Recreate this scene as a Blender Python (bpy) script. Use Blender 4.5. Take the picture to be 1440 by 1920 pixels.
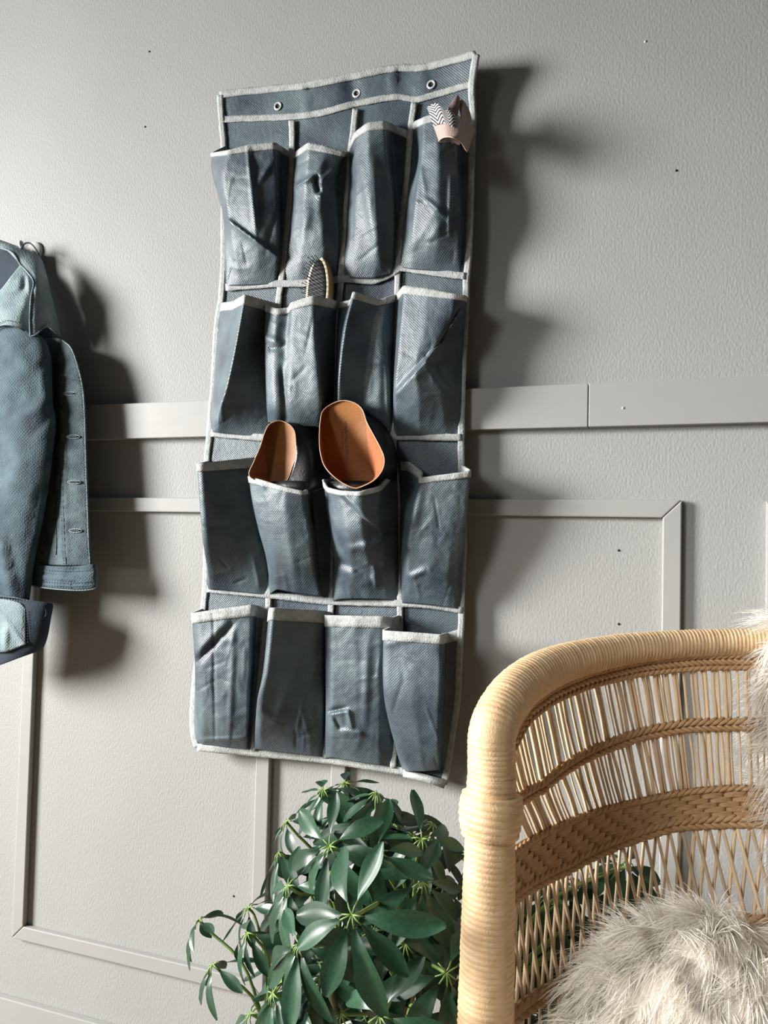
import bpy, math, random
import numpy as np
from mathutils import Vector, Matrix

random.seed(7); rng = np.random.default_rng(11)
for o in list(bpy.data.objects): bpy.data.objects.remove(o)
scene = bpy.context.scene
col = scene.collection

# ------------------------------------------------------------------ camera
S = .9                                   # metres per fit unit
YAW, PIT, ROL, FPX = 0.335555629, 0.0369908955, 0.02312269, 1450.0
CAM = np.array([0, -1.4*S-.012, 1.041*S+.10])
cF = np.array([-math.sin(YAW)*math.cos(PIT), math.cos(YAW)*math.cos(PIT), math.sin(PIT)])
cR = np.array([math.cos(YAW), math.sin(YAW), 0.]); cU = np.cross(cR, cF)
cR, cU = math.cos(ROL)*cR+math.sin(ROL)*cU, -math.sin(ROL)*cR+math.cos(ROL)*cU
cam = bpy.data.cameras.new('camera'); camo = bpy.data.objects.new('camera', cam); col.objects.link(camo)
M = Matrix.Identity(4)
for i in range(3):
    M[i][0], M[i][1], M[i][2], M[i][3] = cR[i], cU[i], -cF[i], CAM[i]
camo.matrix_world = M
cam.sensor_fit = 'VERTICAL'; cam.sensor_height = 36; cam.lens = FPX/1920*36; cam.clip_start = .02
scene.camera = camo

# ------------------------------------------------------------------ world, daylight, chair fill, exposure
w = bpy.data.worlds.new('world'); scene.world = w; w.use_nodes = True
w.node_tree.nodes['Background'].inputs[0].default_value = (.80, .86, .90, 1)
w.node_tree.nodes['Background'].inputs[1].default_value = .055
L = bpy.data.lights.new('window_daylight', 'AREA'); Lo = bpy.data.objects.new('window_daylight', L); col.objects.link(Lo)
L.shape = 'RECTANGLE'; L.size = 1.15; L.size_y = 1.5; L.energy = 118; L.color = (1, .985, .955)
Lo.location = (-4.2, -2.0, 1.8); L.spread = math.radians(80)
Lo.rotation_euler = (Vector((-.85, -.1, .7))-Vector(Lo.location)).to_track_quat('-Z', 'Y').to_euler()
L2 = bpy.data.lights.new('chair_fill_light', 'AREA'); L2o = bpy.data.objects.new('chair_fill_light', L2); col.objects.link(L2o)  # unseen fill light, added to brighten the inside of the chair
L2.shape = 'RECTANGLE'; L2.size = .9; L2.size_y = 1.3; L2.energy = 5.6; L2.color = (1, .985, .955); L2.spread = math.radians(40)
L2o.location = (-1.55, -2.75, 1.95)
L2o.rotation_euler = (Vector((.34, -.4, .62))-Vector(L2o.location)).to_track_quat('-Z', 'Y').to_euler()
vs = scene.view_settings
vs.view_transform = 'Standard'; vs.look = 'None'; vs.gamma = 1; vs.use_curve_mapping = False; vs.exposure = 0.0

# ------------------------------------------------------------------ helpers
def P(px, py, Y):
    """points on the photograph's rays at the vertical plane y = Y (arrays welcome)"""
    px, py, Y = np.broadcast_arrays(np.asarray(px, float), np.asarray(py, float), np.asarray(Y, float))
    d = cF*FPX + cR*(px-720)[..., None] - cU*(py-960)[..., None]
    return CAM + ((Y-CAM[1])/d[..., 1])[..., None]*d
def Pc(px, py, cm): return P(px, py, -np.asarray(cm, float)/100)

MATS = {}
def mat(name, c, rough=.6, var=.08, scale=30, bump=0., bscale=200, metal=0., c2=None, spec=.5, stretch=(1,1,1), sheen=0, rnd=0, trans=0, weave=0):
    m = bpy.data.materials.new(name); m.use_nodes = True; nt = m.node_tree; N = nt.nodes; b = N['Principled BSDF']
    b.inputs['Roughness'].default_value = rough; b.inputs['Metallic'].default_value = metal
    b.inputs['Specular IOR Level'].default_value = spec
    if sheen: b.inputs['Sheen Weight'].default_value = sheen
    tc = N.new('ShaderNodeTexCoord'); mp = N.new('ShaderNodeMapping'); mp.inputs['Scale'].default_value = stretch
    nt.links.new(tc.outputs['Object'], mp.inputs['Vector'])
    no = N.new('ShaderNodeTexNoise'); no.inputs['Scale'].default_value = scale; no.inputs['Detail'].default_value = 4
    nt.links.new(mp.outputs[0], no.inputs['Vector'])
    r = N.new('ShaderNodeValToRGB'); r.color_ramp.elements[0].position = .3; r.color_ramp.elements[1].position = .7
    a = c2 if c2 else tuple(x*(1-var) for x in c); z = c if c2 else tuple(min(1, x*(1+var)) for x in c)
    r.color_ramp.elements[0].color = (*a, 1); r.color_ramp.elements[1].color = (*z, 1)
    nt.links.new(no.outputs['Fac'], r.inputs['Fac']); last = r.outputs['Color']
    if rnd:
        oi = N.new('ShaderNodeObjectInfo'); mr = N.new('ShaderNodeMapRange'); mr.inputs['To Min'].default_value = 1-rnd; mr.inputs['To Max'].default_value = 1+rnd
        nt.links.new(oi.outputs['Random'], mr.inputs['Value'])
        mx = N.new('ShaderNodeVectorMath'); mx.operation = 'SCALE'
        nt.links.new(last, mx.inputs[0]); nt.links.new(mr.outputs[0], mx.inputs['Scale']); last = mx.outputs[0]
    nt.links.new(last, b.inputs['Base Color'])
    hs = None
    if bump:
        n2 = N.new('ShaderNodeTexNoise'); n2.inputs['Scale'].default_value = bscale; n2.inputs['Detail'].default_value = 2
        nt.links.new(mp.outputs[0], n2.inputs['Vector'])
        bp = N.new('ShaderNodeBump'); bp.inputs['Strength'].default_value = 1; bp.inputs['Distance'].default_value = bump
        nt.links.new(n2.outputs['Fac'], bp.inputs['Height']); nt.links.new(bp.outputs[0], b.inputs['Normal']); hs = bp
    if weave:
        ws = []
        for sgn in (1, -1):
            m2 = N.new('ShaderNodeMapping'); m2.inputs['Scale'].default_value = (sgn, 0, 1); nt.links.new(tc.outputs['Object'], m2.inputs['Vector'])
            wv = N.new('ShaderNodeTexWave'); wv.bands_direction = 'DIAGONAL'; wv.inputs['Scale'].default_value = weave
            nt.links.new(m2.outputs[0], wv.inputs['Vector']); ws.append(wv)
        mu = N.new('ShaderNodeMath'); mu.operation = 'MULTIPLY'
        nt.links.new(ws[0].outputs['Fac'], mu.inputs[0]); nt.links.new(ws[1].outputs['Fac'], mu.inputs[1])
        bp = N.new('ShaderNodeBump'); bp.inputs['Strength'].default_value = .55; bp.inputs['Distance'].default_value = .0006
        nt.links.new(mu.outputs[0], bp.inputs['Height'])
        if hs: nt.links.new(hs.outputs[0], bp.inputs['Normal'])
        nt.links.new(bp.outputs[0], b.inputs['Normal'])
    if trans:
        tr = N.new('ShaderNodeBsdfTranslucent'); ms = N.new('ShaderNodeMixShader'); ms.inputs[0].default_value = trans
        nt.links.new(last, tr.inputs['Color']); nt.links.new(b.outputs[0], ms.inputs[1]); nt.links.new(tr.outputs[0], ms.inputs[2])
        nt.links.new(ms.outputs[0], N['Material Output'].inputs['Surface'])
    MATS[name] = m; return m

ROOTLOC = {}
def link(o, parent):
    col.objects.link(o)
    if parent is not None:
        o.parent = parent
        if parent.name in ROOTLOC: o.matrix_parent_inverse = Matrix.Translation(-ROOTLOC[parent.name])
    return o
def obj(name, V, F, m, parent=None, smooth=True, solid=0, off=0., bevel=0):
    me = bpy.data.meshes.new(name); me.from_pydata([tuple(v) for v in np.asarray(V, float).reshape(-1, 3)], [], F)
    me.materials.append(MATS[m] if isinstance(m, str) else m)
    if smooth: me.polygons.foreach_set('use_smooth', [True]*len(me.polygons))
    me.update()
    o = bpy.data.objects.new(name, me); link(o, parent)
    if solid:
        md = o.modifiers.new('solid', 'SOLIDIFY'); md.thickness = solid; md.offset = off
    if bevel:
        md = o.modifiers.new('bevel', 'BEVEL'); md.width = bevel; md.segments = 2
    return o
def thing(name, label, cat, loc, group=None):
    o = bpy.data.objects.new(name, None); col.objects.link(o); o.location = loc; o.empty_display_size = .05
    o['label'] = label; o['category'] = cat
    if group: o['group'] = group
    ROOTLOC[o.name] = Vector(loc); return o
def struct(name, loc=(0,0,0)):
    o = bpy.data.objects.new(name, None); col.objects.link(o); o.location = loc; o['kind'] = 'structure'; ROOTLOC[o.name] = Vector(loc); return o
def setting(o, label, cat):
    o['label'] = label; o['category'] = cat; return o
class MB:
    def __init__(s): s.V = []; s.F = []; s.n = 0
    def add(s, V, F):
        V = np.asarray(V, float).reshape(-1, 3); s.V.append(V); s.F += [tuple(i+s.n for i in f) for f in F]; s.n += len(V)
    def build(s, name, m, parent=None, **k): return obj(name, np.concatenate(s.V), s.F, m, parent, **k)
def gridF(nv, nu, closed=False):
    return [(j*nu+i, j*nu+(i+1) % nu, (j+1)*nu+(i+1) % nu, (j+1)*nu+i) for j in range(nv-1) for i in range(nu if closed else nu-1)]
def boxVF(a, b):
    (x0,y0,z0),(x1,y1,z1) = a, b
    return [(x0,y0,z0),(x1,y0,z0),(x1,y1,z0),(x0,y1,z0),(x0,y0,z1),(x1,y0,z1),(x1,y1,z1),(x0,y1,z1)], [(3,2,1,0),(4,5,6,7),(0,1,5,4),(1,2,6,5),(2,3,7,6),(3,0,4,7)]
def catmull(pts, n, t=None):
    p = np.asarray(pts, float); k = len(p)
    if k == 2:
        u = np.linspace(0, 1, n); return p[0]+(p[1]-p[0])*u.reshape(-1, *([1]*(p.ndim-1)))
    q = np.concatenate([[2*p[0]-p[1]], p, [2*p[-1]-p[-2]]])
    u = np.linspace(0, k-1, n) if t is None else np.asarray(t)*(k-1)
    i = np.minimum(u.astype(int), k-2); f = (u-i).reshape(-1, *([1]*(p.ndim-1)))
    a, b, c, d = q[i], q[i+1], q[i+2], q[i+3]
    return .5*((2*b)+(-a+c)*f+(2*a-5*b+4*c-d)*f**2+(-a+3*b-3*c+d)*f**3)
def arclen(p, n):
    """resample polyline evenly"""
    p = np.asarray(p, float); s = np.r_[0, np.cumsum(np.linalg.norm(np.diff(p, axis=0), axis=1))]
    t = np.linspace(0, s[-1], n); return np.stack([np.interp(t, s, p[:, i]) for i in range(p.shape[1])], 1)
def frames(p, up=None):
    T = np.gradient(p, axis=0); T /= np.linalg.norm(T, axis=1)[:, None]+1e-12
    n = np.array(up if up is not None else (0.3, .2, .93), float); A = []
    for t in T:
        n = n-t*(n@t); n /= np.linalg.norm(n)+1e-12; A.append(n.copy())
    A = np.array(A); return T, A, np.cross(T, A)
def tubeVF(p, r, sides=8, cap=True, up=None, flat=1.):
    p = np.asarray(p, float); n = len(p); r = np.broadcast_to(np.asarray(r, float), (n,))
    T, A, B = frames(p, up); th = np.linspace(0, 2*math.pi, sides, endpoint=False)
    V = p[:, None]+r[:, None, None]*(np.cos(th)[None, :, None]*A[:, None]+flat*np.sin(th)[None, :, None]*B[:, None])
    F = gridF(n, sides, True)
    if cap: F = F+[tuple(range(sides))[::-1], tuple((n-1)*sides+i for i in range(sides))]
    return V.reshape(-1, 3), F
def wob(x, y, seed, k, n=5):
    """smooth pseudo noise in about -1..1; k = spatial frequency"""
    r = np.random.default_rng(seed); o = 0*x
    wx = 1.5*np.sin(x*k*.6+y*k*.9+r.uniform(0, 6)); wy = 1.5*np.sin(y*k*.5-x*k*.8+r.uniform(0, 6))
    for _ in range(n):
        a = r.uniform(0, math.pi); q = k*r.uniform(.6, 1.8)
        o = o+np.sin(q*(np.cos(a)*x+np.sin(a)*y)+wx+wy*.7+r.uniform(0, 6))
    return o/n*1.6

# ------------------------------------------------------------------ materials
mat('wall_paint', (.325,.326,.316), .62, .035, 3.5, bump=.0007, bscale=290, stretch=(1,1,.6), spec=.35)
mat('trim_paint', (.335,.334,.324), .48, .03, 6, bump=.0004, bscale=60, stretch=(.3,1,1), spec=.4)
mat('floor_wood', (.25,.17,.10), .5, .2, 8, stretch=(1,8,1))
mat('fabric', (.104,.146,.158), .42, .13, 15, bump=.0006, bscale=120, weave=140, c2=(.034,.047,.070))
mat('tape', (.38,.40,.39), .8, .20, 110, bump=.0012, bscale=420)
mat('metal', (.72,.73,.73), .3, .04, 50, metal=.25)
mat('black', (.008,.008,.009), .5, .2, 50)
mat('brush_wood', (.52,.30,.14), .45, .12, 40, stretch=(1,1,.2), c2=(.40,.21,.09))
mat('brush_rim', (.80,.66,.48), .5, .06, 40)
mat('brush_rubber', (.006,.006,.007), .65, .2, 60)
mat('leather_tan', (.36,.145,.034), .5, .2, 18, bump=.0003, bscale=300, c2=(.24,.085,.02), spec=.3)
mat('leather_lining', (.38,.125,.04), .5, .2, 20, bump=.0005, bscale=260, c2=(.36,.12,.05))
mat('leather_black', (.012,.012,.013), .4, .2, 40, bump=.0005, bscale=260)
mat('leather_edge', (.55,.36,.25), .5, .15, 90)
mat('emboss', (.13,.05,.02), .6, .1, 50)
mat('glove_pink', (.44,.33,.29), .5, .07, 30, bump=.0005, bscale=280)
mat('glove_plum', (.20,.14,.145), .35, .2, 40)
mat('glove_edge', (.62,.50,.36), .6, .08, 60)
mat('denim', (.078,.132,.160), .85, .25, 26, bump=.0012, bscale=420, c2=(.024,.046,.066), weave=95)
mat('denim_light', (.31,.39,.40), .85, .15, 24, bump=.0014, bscale=380, c2=(.15,.21,.235), weave=110)
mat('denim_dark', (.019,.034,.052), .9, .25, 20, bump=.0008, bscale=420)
mat('denim_worn', (.098,.145,.156), .85, .25, 38, bump=.0014, bscale=420, c2=(.028,.050,.063), weave=110)
mat('thread', (.03,.045,.055), .8, .2, 80)
mat('leaf', (.026,.082,.038), .38, .25, 18, c2=(.016,.052,.028), rnd=.35, trans=.14, spec=.5)
mat('petiole', (.17,.27,.07), .5, .2, 60)
mat('bark', (.13,.10,.055), .8, .3, 60, bump=.001, bscale=150)
mat('pot', (.60,.58,.55), .6, .06, 12, bump=.0008, bscale=90)
mat('soil', (.03,.022,.015), .95, .4, 90, bump=.004, bscale=120)
mat('rattan', (.70,.50,.30), .5, .16, 70, c2=(.60,.40,.215), bump=.0004, bscale=500)
mat('rattan_stick', (.74,.56,.36), .45, .10, 60, rnd=.22, stretch=(3,3,.4))
mat('rattan_braid', (.56,.36,.185), .55, .22, 120, c2=(.44,.26,.12))
mat('fur', (.90,.86,.79), .75, .10, 35, trans=.25, spec=.25)
mat('fur_skin', (.66,.60,.52), .9, .1, 30)
mat('hook_white', (.62,.62,.60), .35, .03, 20)

# ------------------------------------------------------------------ the setting
obj('wall_back', [(-3.2,0,0),(2.2,0,0),(2.2,0,2.7),(-3.2,0,2.7),(-3.2,.12,0),(2.2,.12,0),(2.2,.12,2.7),(-3.2,.12,2.7)],
    [(0,1,2,3),(7,6,5,4),(4,5,1,0),(5,6,2,1),(6,7,3,2),(7,4,0,3)], 'wall_paint', smooth=False)
wall = bpy.data.objects['wall_back']; wall['kind'] = 'structure'; wall['label'] = 'warm grey painted wall with roller stipple'
V, Fc = boxVF((-3.2,-2.6,-.05),(2.2,.0,0)); fl = obj('floor', V, Fc, 'floor_wood', smooth=False); fl['kind'] = 'structure'; fl['label'] = 'brown wooden floor'
TH = .012
def zf(v): return v*S+CAM[2]
# chair rail of two boards
rail = struct('trim_1'); rail['label'] = 'flat grey chair rail across the wall, two boards butted'
RT = .018; xs = P(1103, 760, -RT)[0]; zr1, zr0 = P(873, 728.75, -RT)[2], P(881.7, 805.8, -RT)[2]
for a, b in ((-3.2, xs-.0006), (xs+.0006, 2.2)):
    V, Fc = boxVF((a, -RT, zr0), (b, .0, zr1)); obj('board', V, Fc, 'trim_paint', rail, smooth=False, bevel=.0012)
def prism(poly, y0, y1):
    n = len(poly); V = [(x, y0, z) for x, z in poly]+[(x, y1, z) for x, z in poly]
    return V, [tuple(range(n)), tuple(range(2*n-1, n-1, -1))]+[((i+1) % n, i, n+i, n+(i+1) % n) for i in range(n)]
def panel(name, label, xo0, xo1, zt, zb, w=.0275):
    r = struct(name); r['label'] = label; g = .0004
    a, b, c, d = xo0, xo1, zb, zt
    for poly in ([(a,c+g),(a+w,c+w+g),(a+w,d-w-g),(a,d-g)], [(b,c+g),(b,d-g),(b-w,d-w-g),(b-w,c+w+g)],
                 [(a+g,c),(b-g,c),(b-w-g,c+w),(a+w+g,c+w)], [(a+g,d),(a+w+g,d-w),(b-w-g,d-w),(b-g,d)]):
        V, Fc = prism(poly, -TH, 0); obj('molding', V, Fc, 'trim_paint', r, smooth=False, bevel=.0020)
zt, zb = zf(.0806), zf(-.9083)
panel('trim_2', 'grey moulding frame on the wall behind the denim jacket', -1.317*S-.0275, -.7180*S, zt, zb)
x2 = P(620, 1453, -TH)[0]
panel('trim_3', 'grey moulding frame on the wall behind the wicker chair', x2, .0453*S, zt, zb)
x3 = P(1437, 1060, -TH)[0]
panel('trim_4', 'grey moulding frame at the right edge of the wall', x3, x3+.66, zt, zb)
panel('trim_5', 'grey moulding frame further left than the jacket', -2.0, -1.317*S-.0275-.115, zt, zb)
V, Fc = boxVF((-3.2, -.014, 0), (2.2, 0, zf(-1.0415))); bb = obj('baseboard_back', V, Fc, 'trim_paint', smooth=False, bevel=.002)
bb['kind'] = 'structure'; bb['label'] = 'grey baseboard along the wall foot'
for px, py, Y in ((280,97,0),(272,238,0),(1210,78,0),(1268,320,0),(1168,765,-.018),(438,1680,0),(1160,1032,0),(1160,1170,0)):
    c = P(px, py, Y); th = np.linspace(0, 2*math.pi, 8, endpoint=False)
    V = np.concatenate([np.stack([c[0]+.0016*np.cos(th), 0*th+Y-.0012, c[2]+.0016*np.sin(th)], 1), np.stack([c[0]+.0024*np.cos(th), 0*th+Y+.001, c[2]+.0024*np.sin(th)], 1)])
    obj('nail_head', V, [tuple(range(8))[::-1]]+[(i, (i+1) % 8, 8+(i+1) % 8, 8+i) for i in range(8)], 'black' if py != 78 and py != 765 else 'metal', wall)

# ------------------------------------------------------------------ shoe organizer
def seg_d(px, py, a, b):
    ax, ay = a; bx, by = b; dx, dy = bx-ax, by-ay; L2 = dx*dx+dy*dy
    t = np.clip(((px-ax)*dx+(py-ay)*dy)/L2, 0, 1); ex, ey = px-ax-t*dx, py-ay-t*dy
    return np.hypot(ex, ey), np.sign(dx*(py-ay)-dy*(px-ax)), t
def crease(px, py, D, cr):
    """cr: (a, b, amp_cm, width_px, mode): mode 0 = ridge, 1/-1 = one-sided fold"""
    for a, b, amp, wd, mode in cr:
        d, sg, t = seg_d(px, py, a, b); fade = np.sqrt(np.clip(4*t*(1-t), 0.0, 1))*.7+.3
        if mode == 0: D = D+amp*fade*np.exp(-(d/wd)**2)
        else: D = D+amp*fade*np.where(sg*mode > 0, np.exp(-d/wd), np.exp(-d/2.2))
    return D
HC = [((571,160),(576,218),.5,3,1), ((737,128),(738,185),.6,4,-1), ((778,150),(790,185),.5,4,1), ((655,145),(668,196),-.5,14,0), ((792,128),(800,180),.4,8,0)]
def PD(px, py):
    px = np.asarray(px, float); py = np.asarray(py, float)
    D = 2.65+.30*np.sin(px*.021+py*.004)+.22*np.sin(py*.015+1.)
    D = D+1.9*np.exp(-((px-905)/70)**2-((py-95)/90)**2)+.9*np.exp(-((px-850)/60)**2-((py-1450)/90)**2)+.6*np.exp(-((px-400)/40)**2-((py-1390)/90)**2)
    D = D+.25*wob(px, py, 5, .02)*(1-np.exp(-((px-600)/300)**2*0))
    return crease(px, py, D, HC)
LE = [(413,179),(416,230),(420,275),(421,340),(420,406),(420,480),(416,555),(407.5,611),(402,705),(393,817),(389,855),(388,900),(388,1000),(387,1070),(383,1130),(375,1200),(366,1282),(362,1344),(365,1383),(371,1401)]
RE = [(893,102),(884.5,162),(887,215),(885,267),(883,342),(881,417),(877.5,492),(874,530),(874,555),(869,667),(865.5,780),(865,855),(868,950),(869,1031),(865.5,1109),(865,1166),(861,1236),(857,1313),(846,1391),(833,1470)]
TE = [(413,179),(440,174),(571,160.6),(661,143.7),(736,128.7),(792,127),(840,116),(893,102)]
BE = [(371,1401),(476,1411),(612,1424),(729,1442),(768,1449),(833,1470)]
org = thing('shoe_organizer', 'slate grey hanging fabric shoe organizer with sixteen pockets and pale tape edges', 'shoe organizer', tuple(P(620, 1430, -.02)))
nu, nv = 60, 130
le, re_, te, be = [arclen(catmull(a, 200), n) for a, n in ((LE, nv), (RE, nv), (TE, nu), (BE, nu))]
u = np.linspace(0, 1, nu)[None, :, None]; v = np.linspace(0, 1, nv)[:, None, None]
G = (1-u)*le[:, None]+u*re_[:, None]+(1-v)*te[None]+v*be[None]-((1-u)*(1-v)*le[0]+u*(1-v)*re_[0]+(1-u)*v*le[-1]+u*v*re_[-1])
obj('back_panel', Pc(G[..., 0], G[..., 1], PD(G[..., 0], G[..., 1])), gridF(nv, nu), 'fabric', org, solid=.0012)
def tape(name, pl, wpx, parent=org, lift=.22, n=None, m='tape', D=None, solid=.0014, waves=.04, seed=1):
    p = catmull(pl, 200)[:, :2]; ln = np.linalg.norm(np.diff(p, axis=0), axis=1).sum(); n = n or max(6, int(ln/6))
    p = arclen(p, n); T = np.gradient(p, axis=0); T /= np.linalg.norm(T, axis=1)[:, None]; Nn = np.stack([-T[:, 1], T[:, 0]], 1)
    q = np.stack([p+Nn*wpx*k for k in (-.5, -.17, .17, .5)], 1)
    q[:, 0] += Nn*wob(p[:, 0], p[:, 1], seed, .2)[:, None]*.5; q[:, 3] += Nn*wob(p[:, 0], p[:, 1], seed+1, .2)[:, None]*.5
    if D is None: d = PD(q[..., 0], q[..., 1])
    else: d = np.interp(np.linspace(0, 1, n), np.linspace(0, 1, len(D)), D)[:, None]+0*q[..., 0]
    d = d+lift+waves*wob(q[..., 0], q[..., 1], seed+3, .25)
    return obj(name, Pc(q[..., 0], q[..., 1], d), gridF(n, 4), m, parent, solid=solid)
tape('edge_binding', LE, 11, seed=2, lift=.12, solid=.004); tape('edge_binding', RE, 12, seed=4, lift=.3, solid=.004)
tape('edge_binding', TE, 13, seed=6, lift=.12, solid=.004); tape('edge_binding', BE, 14, seed=8, lift=.16, solid=.004)
tape('header_tape', [(416,224),(575,216),(665,195),(740,182),(777,186),(793,184),(883,158)], 12, seed=10)
for i, pl in enumerate(([(547,226),(548,275),(545,342),(539,417),(532,492),(522,567),(515,680),(510,800),(508,900),(506,1000),(504,1100),(503,1140),(497,1181),(488,1274),(478,1372),(475,1408)],
           [(667,204),(662,249),(657,290),(652,361),(646,436),(638.7,530),(633,600),(630,700),(627,800),(626,900),(626,1000),(624,1090),(621,1130),(616,1250),(610,1380),(608,1422)],
           [(777,192),(770,241),(766,290),(762,342),(753,417),(747,492),(744,567),(739,630),(736,761),(739,855),(746,950),(749,1050),(750,1138),(748,1250),(742,1350),(737,1440)])):
    tape('divider_tape', pl, 11 if i != 1 else 11.5, seed=20+i, lift=.5)
for i, pl in enumerate(([(423,539),(522,532),(567,531),(644,523),(699,526),(742,509),(751,502),(815,511),(873,518)],
           [(396,812),(490,820),(560,824),(640,822),(743,819),(866,820)],
           [(388,1104),(500,1115),(614,1127),(742,1131),(800,1134),(868,1144)])):
    tape('seam_tape', pl, 13, seed=30+i, lift=.55)
# grommets
for px, py in ((521,199),(668.5,175),(808.5,158.5)):
    c = Pc(px, py, PD(px, py)+.22); g = MB(); a = np.linspace(0, 2*math.pi, 28, endpoint=False); b = np.linspace(0, 2*math.pi, 8, endpoint=False)
    R1, r1 = .0062, .0019
    V = np.stack([c[0]+(R1+r1*np.cos(b)[None])*np.cos(a)[:, None], c[1]-r1*.6*np.sin(b)[None]+0*a[:, None], c[2]+(R1+r1*np.cos(b)[None])*np.sin(a)[:, None]], -1).reshape(-1, 3)
    F_ = [(i*8+j, i*8+(j+1) % 8, ((i+1) % 28)*8+(j+1) % 8, ((i+1) % 28)*8+j) for i in range(28) for j in range(8)]
    go = obj('grommet', V, F_, 'metal', org)
    obj('eyelet_hole', np.concatenate([np.stack([c[0]+.0048*np.cos(a), c[1]-.0002+0*a, c[2]+.0048*np.sin(a)], 1), [[c[0], c[1]+.002, c[2]]]]), [(i, (i+1) % 28, 28) for i in range(28)], 'black', go)

def pocket_grid(rows, nu=84, nv=110, sm=2, seed=1, amp=.16, cr=(), gus=0, dk=1.):
    A = np.array(rows, float); z = A[..., 2] == 0; A[..., 2] = np.where(z, 0, np.maximum(A[..., 2], 3+(A[..., 2]-3)*dk))
    A[..., 2] = np.where(z, PD(A[..., 0], A[..., 1])+.25, A[..., 2])
    if gus:      # right gusset tucks straight back behind the front fold
        A[:, -2] = A[:, -3]+gus*(A[:, -1]-A[:, -3]); A[:, -2, 2] = np.minimum(A[:, -3, 2]-.3, A[:, -1, 2]+.4)
    A = catmull(A, nv)
    mid = A[nv//3]; st = np.hypot(np.diff(mid[:, 0]), np.diff(mid[:, 2])*9)+4; s = np.r_[0, np.cumsum(st)]/st.sum()
    uu = np.linspace(0, 1, nu); B = np.empty((nv, nu, 3))
    for j in range(nv):
        for k in range(3): B[j, :, k] = np.interp(uu, s, A[j, :, k])
    for _ in range(sm*2): B[:, 1:-1] = .5*B[:, 1:-1]+.25*(B[:, :-2]+B[:, 2:])
    x, y = B[..., 0], B[..., 1]
    edge = np.clip(np.minimum(uu, 1-uu)*8, 0, 1)[None]*np.clip((1-np.linspace(0, 1, nv))*9, .1, 1)[:, None]
    D = B[..., 2]+edge*(amp*.75*wob(x, y*.6, seed, .03)+amp*.3*(1-2*np.abs(wob(x, y*.8, seed+50, .055)))+amp*.14*wob(x, y, seed+90, .16))
    D = crease(x, y, D, cr); rq = random.Random(seed*3)
    for _ in range(9):            # small press creases left from packing
        cx, cy = rq.uniform(x[:, 12].mean(), x[:, -12].mean()), rq.uniform(y[0].mean()+22, y[-1].mean()-12); an = rq.choice((1.5, 1.6, .6, 2.5, .1))+rq.uniform(-.3, .3); ln = rq.uniform(10, 34)
        D = crease(x, y, D, [((cx-ln*math.cos(an), cy-ln*math.sin(an)), (cx+ln*math.cos(an), cy+ln*math.sin(an)), rq.choice((-1, 1))*rq.uniform(.07, .17), rq.uniform(2.2, 4.5), rq.choice((0, 0, 1)))])
    return x, y, np.maximum(D, PD(x, y)+.18)
def pocket(rows, seed, cr=(), sm=2, amp=.16, tw=13., label=None, gus=0, dk=1.):
    x, y, D = pocket_grid(rows, seed=seed, cr=cr, sm=sm, amp=amp, gus=gus, dk=dk); nv, nu = x.shape
    o = obj('pocket', Pc(x, y, D), gridF(nv, nu), 'fabric', org, solid=.0011)
    if label: o['label'] = label
    h = np.abs(y[-1]-y[0]).mean(); k = tw/h*(nv-1)           # tape height in rows
    t = np.linspace(-.15, k, 4); j = np.clip(t.astype(int), 0, nv-2); f = (t-j)[:, None]
    X, Y, Z = [(a[j]*(1-f)+a[j+1]*f) for a in (x, y, D)]
    obj('pocket_trim', Pc(X, Y, Z+.02), gridF(4, nu), 'tape', o, solid=.0042)
    return o
# first row
pocket([[(421,275,0),(394,288,5.2),(430,282,8.2),(466,273,7.8),(515,268,7.2),(530,272,6.2),(549,289,0)],
        [(421,325,0),(396,325,5.2),(420,330,7.8),(472,332,8.0),(520,328,6.6),(527,330,5.6),(545,342,0)],
        [(421,402,0),(418,404,4.6),(430,408,7.0),(479,410,7.6),(522,410,6.2),(526,412,5.2),(540,417,0)],
        [(421,470,0),(423,470,4.2),(440,470,5.6),(483,472,5.9),(521,478,5.2),(525,480,4.6),(533,492,0)],
        [(424,536,0),(427,536,3.0),(450,535,3.4),(485,534,3.4),(515,532,3.3),(521,532,3.0),(525,532,0)]], 101, gus=0.35, cr=
       [((417,404),(526,485),.9,9,1), ((467,278),(482,430),.55,5,0), ((467,278),(482,430),-.5,22,-1), ((512,300),(480,350),.3,6,0)])
pocket([[(551,290,0),(556,285,4.5),(579,268,7.4),(612,275,7.2),(646,285,6.2),(653,286,4),(660,282,0)],
        [(549,335,0),(552,335,4.8),(575,330,7.2),(600,330,7.4),(628,328,5.6),(640,335,3.4),(655,335,0)],
        [(546,390,0),(550,390,5.0),(570,390,6.8),(600,390,7.0),(630,395,5.2),(638,395,3.4),(649,400,0)],
        [(540,450,0),(544,450,4.4),(568,450,6.0),(605,452,6.2),(634,450,4.6),(637,450,3.4),(644,455,0)],
        [(528,533,0),(532,533,3),(560,531,3.3),(600,528,3.4),(628,525,3.2),(634,524,3),(639,524,0)]], 112, gus=0.3, cr=
       [((554,350),(594,326),1.0,8,1), ((592,330),(598,362),-1.2,5,0), ((600,345),(628,318),.7,8,0), ((596,365),(606,371),.8,4,0), ((580,390),(572,430),.3,8,0)])
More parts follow.
